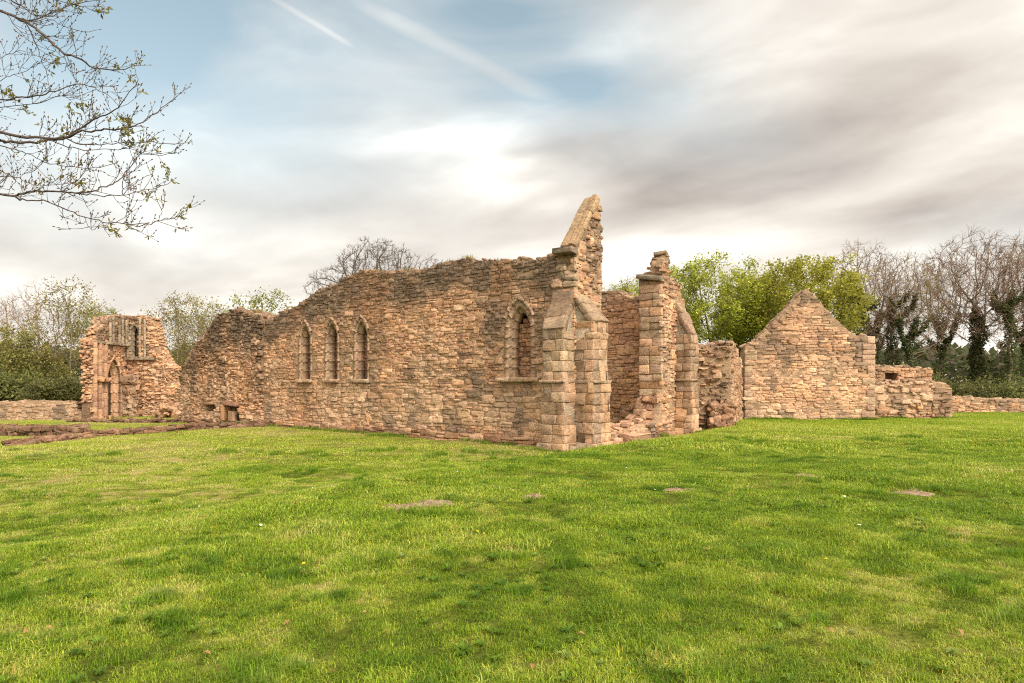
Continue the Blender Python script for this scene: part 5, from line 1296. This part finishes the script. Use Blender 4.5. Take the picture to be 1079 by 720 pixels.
# a taller patch against the long wall
a = C0 + dL * 7.9 + nL * .3; ring.append(np.stack([a[0] + r.normal(0, .4, 40), a[1] + r.normal(0, .12, 40)], 1))
for (o_, u_, L_, n_) in ((C0, dL, 24.8, nL), (C0 + dE * .9, dE, 6.2, nE), (G0, GU, GL, GN), (W1, EX, 3.7, NY), (v3(7.45, 25.2), v3(.985, -.174), 1.3, v3(-.174, -.985)), (C0 + nL * .70, dL, .75, nL), (C0 + nE * .74, dE, .85, nE), (C0 + dE * 7.1 + nE * .74, dE, .8, nE)):
    m_ = int(L_ * 13); q = r.random((m_, 1)) * L_; keep_ = (fbm(q[:, 0] * .8, q[:, 0] * 0 + L_, 71) > .42)[:, None]
    p_ = o_ + u_ * q + n_ * (.05 + .10 * r.random((m_, 1)) ** 2); ring.append(p_[keep_[:, 0]][:, :2])
ring = np.concatenate(ring); x = np.concatenate([x, ring[:, 0]]); y = np.concatenate([y, ring[:, 1]])
pts.append(np.stack([x, y, ground_h(x, y)], 1)); ids.append(np.full(len(x), 7)); scs.append(r.uniform(.45, .95, len(x)) * np.where(y > 16.5, 1.7, 1.0))
x = r.uniform(-7, 7, 900); y = r.uniform(2.6, 8.5, 900); k = (fbm(x * .8, y * .8, 91) > .5) & (np.abs(x) < .86 * y + .3); x, y = x[k], y[k]
pts.append(np.stack([x, y, ground_h(x, y) + .012], 1)); ids.append(np.full(len(x), 8)); scs.append(r.uniform(.6, 1.25, len(x)))
pts = np.concatenate(pts); ids = np.concatenate(ids); scs = np.concatenate(scs)
gm = bpy.data.meshes.new('grass'); gm.vertices.add(len(pts)); gm.vertices.foreach_set('co', pts.astype(np.float32).ravel())
for nm, arr, ty in (('rz', np.random.default_rng(5).uniform(0, 6.283, len(pts)), 'FLOAT'), ('sc', scs, 'FLOAT'), ('tone', turf_tone(pts[:, 0], pts[:, 1]), 'FLOAT'), ('kind_id', ids, 'INT')):
    at_ = gm.attributes.new(nm, ty, 'POINT'); at_.data.foreach_set('value', arr.astype(np.int32 if ty == 'INT' else np.float32))
gm.update()
go = bpy.data.objects.new('grass', gm); scene.collection.objects.link(go)
tag(go, 'short rough green and straw-coloured grass of the lawn', 'grass', kind='stuff')
ng = bpy.data.node_groups.new('scatter', 'GeometryNodeTree')
ng.interface.new_socket('Geometry', in_out='INPUT', socket_type='NodeSocketGeometry'); ng.interface.new_socket('Geometry', in_out='OUTPUT', socket_type='NodeSocketGeometry')
gi = ng.nodes.new('NodeGroupInput'); go_ = ng.nodes.new('NodeGroupOutput'); iop = ng.nodes.new('GeometryNodeInstanceOnPoints'); ci = ng.nodes.new('GeometryNodeCollectionInfo')
ci.inputs['Collection'].default_value = clump_coll; ci.inputs['Separate Children'].default_value = True; ci.inputs['Reset Children'].default_value = True
def attr(nm, ty):
    a = ng.nodes.new('GeometryNodeInputNamedAttribute'); a.data_type = ty; a.inputs['Name'].default_value = nm; return a.outputs[0]
cx = ng.nodes.new('ShaderNodeCombineXYZ'); ng.links.new(attr('rz', 'FLOAT'), cx.inputs[2])
e2r = ng.nodes.new('FunctionNodeEulerToRotation'); ng.links.new(cx.outputs[0], e2r.inputs[0])
ng.links.new(gi.outputs[0], iop.inputs['Points']); ng.links.new(ci.outputs[0], iop.inputs['Instance']); iop.inputs['Pick Instance'].default_value = True
ng.links.new(attr('kind_id', 'INT'), iop.inputs['Instance Index']); ng.links.new(e2r.outputs[0], iop.inputs['Rotation'])
c3 = ng.nodes.new('ShaderNodeCombineXYZ'); sa = attr('sc', 'FLOAT')
for i in range(3): ng.links.new(sa, c3.inputs[i])
ng.links.new(c3.outputs[0], iop.inputs['Scale']); ng.links.new(iop.outputs[0], go_.inputs[0])
go.modifiers.new('scatter', 'NODES').node_group = ng

# fallen leaves, daisies and dandelions: one mesh of each kind, copied
def copy_at(src, locs, r, smin, smax, lift):
    out = []
    for i, (x, y) in enumerate(locs):
        o = src if i == 0 else src.copy()
        if i: scene.collection.objects.link(o)
        o.location = (x, y, gh(x, y) + lift); s = r.uniform(smin, smax); o.scale = (s, s, s)
        o.rotation_euler = (r.uniform(-.5, .5), r.uniform(-.5, .5), r.uniform(0, 6.28))
    return
r = np.random.default_rng(411)
mb = MB(); n = 7
for i in range(n):
    t = i / (n - 1); w = .026 * math.sin(math.pi * min(1, t * .92 + .06)) + .002
    z = .018 * math.sin(t * 3.1) ; mb.add([(t * .085 - .04, -w, z + w * .55), (t * .085 - .04, 0, z), (t * .085 - .04, w, z + w * .7)], col=np.array((.40, .23, .09)) * (.85 + .3 * (i % 2)))
mb.f4.append(np.array([(i * 3 + j, i * 3 + 3 + j, i * 3 + 4 + j, i * 3 + 1 + j) for i in range(n - 1) for j in range(2)]))
lf = mb.build('fallen_leaf', M_SMALL); lf.data.materials.clear(); lf.data.materials.append(M_LEAF)
tag(lf, 'curled tan fallen leaf lying in the grass', 'leaf', 'fallen leaves on the lawn')
def gp_(px, py):
    d = 1.65 * 659 / (py - 402); return ((px - 539.5) / 659 * d, d)
spots = [gp_(*p) for p in [(44, 668), (50, 664), (303, 664), (352, 707), (384, 648), (218, 690), (334, 600), (600, 676), (612, 672), (875, 668), (1010, 674), (560, 700), (28, 668), (745, 585)]]
copy_at(lf, spots, r, .35, .7, .03)
mb = MB()
for k in range(12):
    a = k / 12 * 6.283; d = v3(math.cos(a), math.sin(a)); s = v3(-d[1], d[0])
    mb.add([d * .003, d * .009 + s * .003, d * .015 + ZV * .002, d * .009 - s * .003], [(0, 1, 2, 3)], col=(.80, .79, .76))
mb.add([(math.cos(a) * .005, math.sin(a) * .005, .003) for a in np.arange(8) * .785], None, [(0, i, i + 1) for i in range(1, 7)], col=(.75, .50, .03))
tubes(mb, [(0, 0, -.05)], [(0, 0, 0)], .0012, .0012, 4, (.15, .25, .05))
ds = mb.build('daisy', M_SMALL); tag(ds, 'tiny white daisy standing in the lawn', 'daisy', 'daisies in the lawn')
copy_at(ds, [gp_(*p) for p in [(108, 556), (275, 557), (440, 512), (452, 509), (470, 505), (482, 503), (605, 487), (625, 500), (660, 497), (690, 520), (712, 560), (890, 528), (1050, 530), (330, 505), (210, 512), (905, 560), (820, 545)]], r, .9, 1.4, .05)
mb = MB()
for k in range(40):
    a = k * 2.4; rr_ = .016 * math.sqrt((k + 1) / 40); d = v3(math.cos(a), math.sin(a)); s = v3(-d[1], d[0])
    z = .010 * (1 - (rr_ / .016) ** 2)
    mb.add([d * rr_ * .4 + ZV * z, d * rr_ + s * .0025 + ZV * z, d * (rr_ + .004) + ZV * (z * .8), d * rr_ - s * .0025 + ZV * z], [(0, 1, 2, 3)], col=np.array((.78, .50, .02)) * r.uniform(.85, 1.1))
tubes(mb, [(0, 0, -.06)], [(0, 0, 0)], .002, .002, 5, (.16, .26, .06))
dn = mb.build('dandelion', M_SMALL); tag(dn, 'yellow dandelion head in the lawn', 'dandelion', 'dandelions in the lawn')
copy_at(dn, [gp_(*p) for p in [(503, 566), (510, 568), (560, 528), (775, 556), (18, 546), (870, 598), (320, 600)]], r, .8, 1.2, .055)
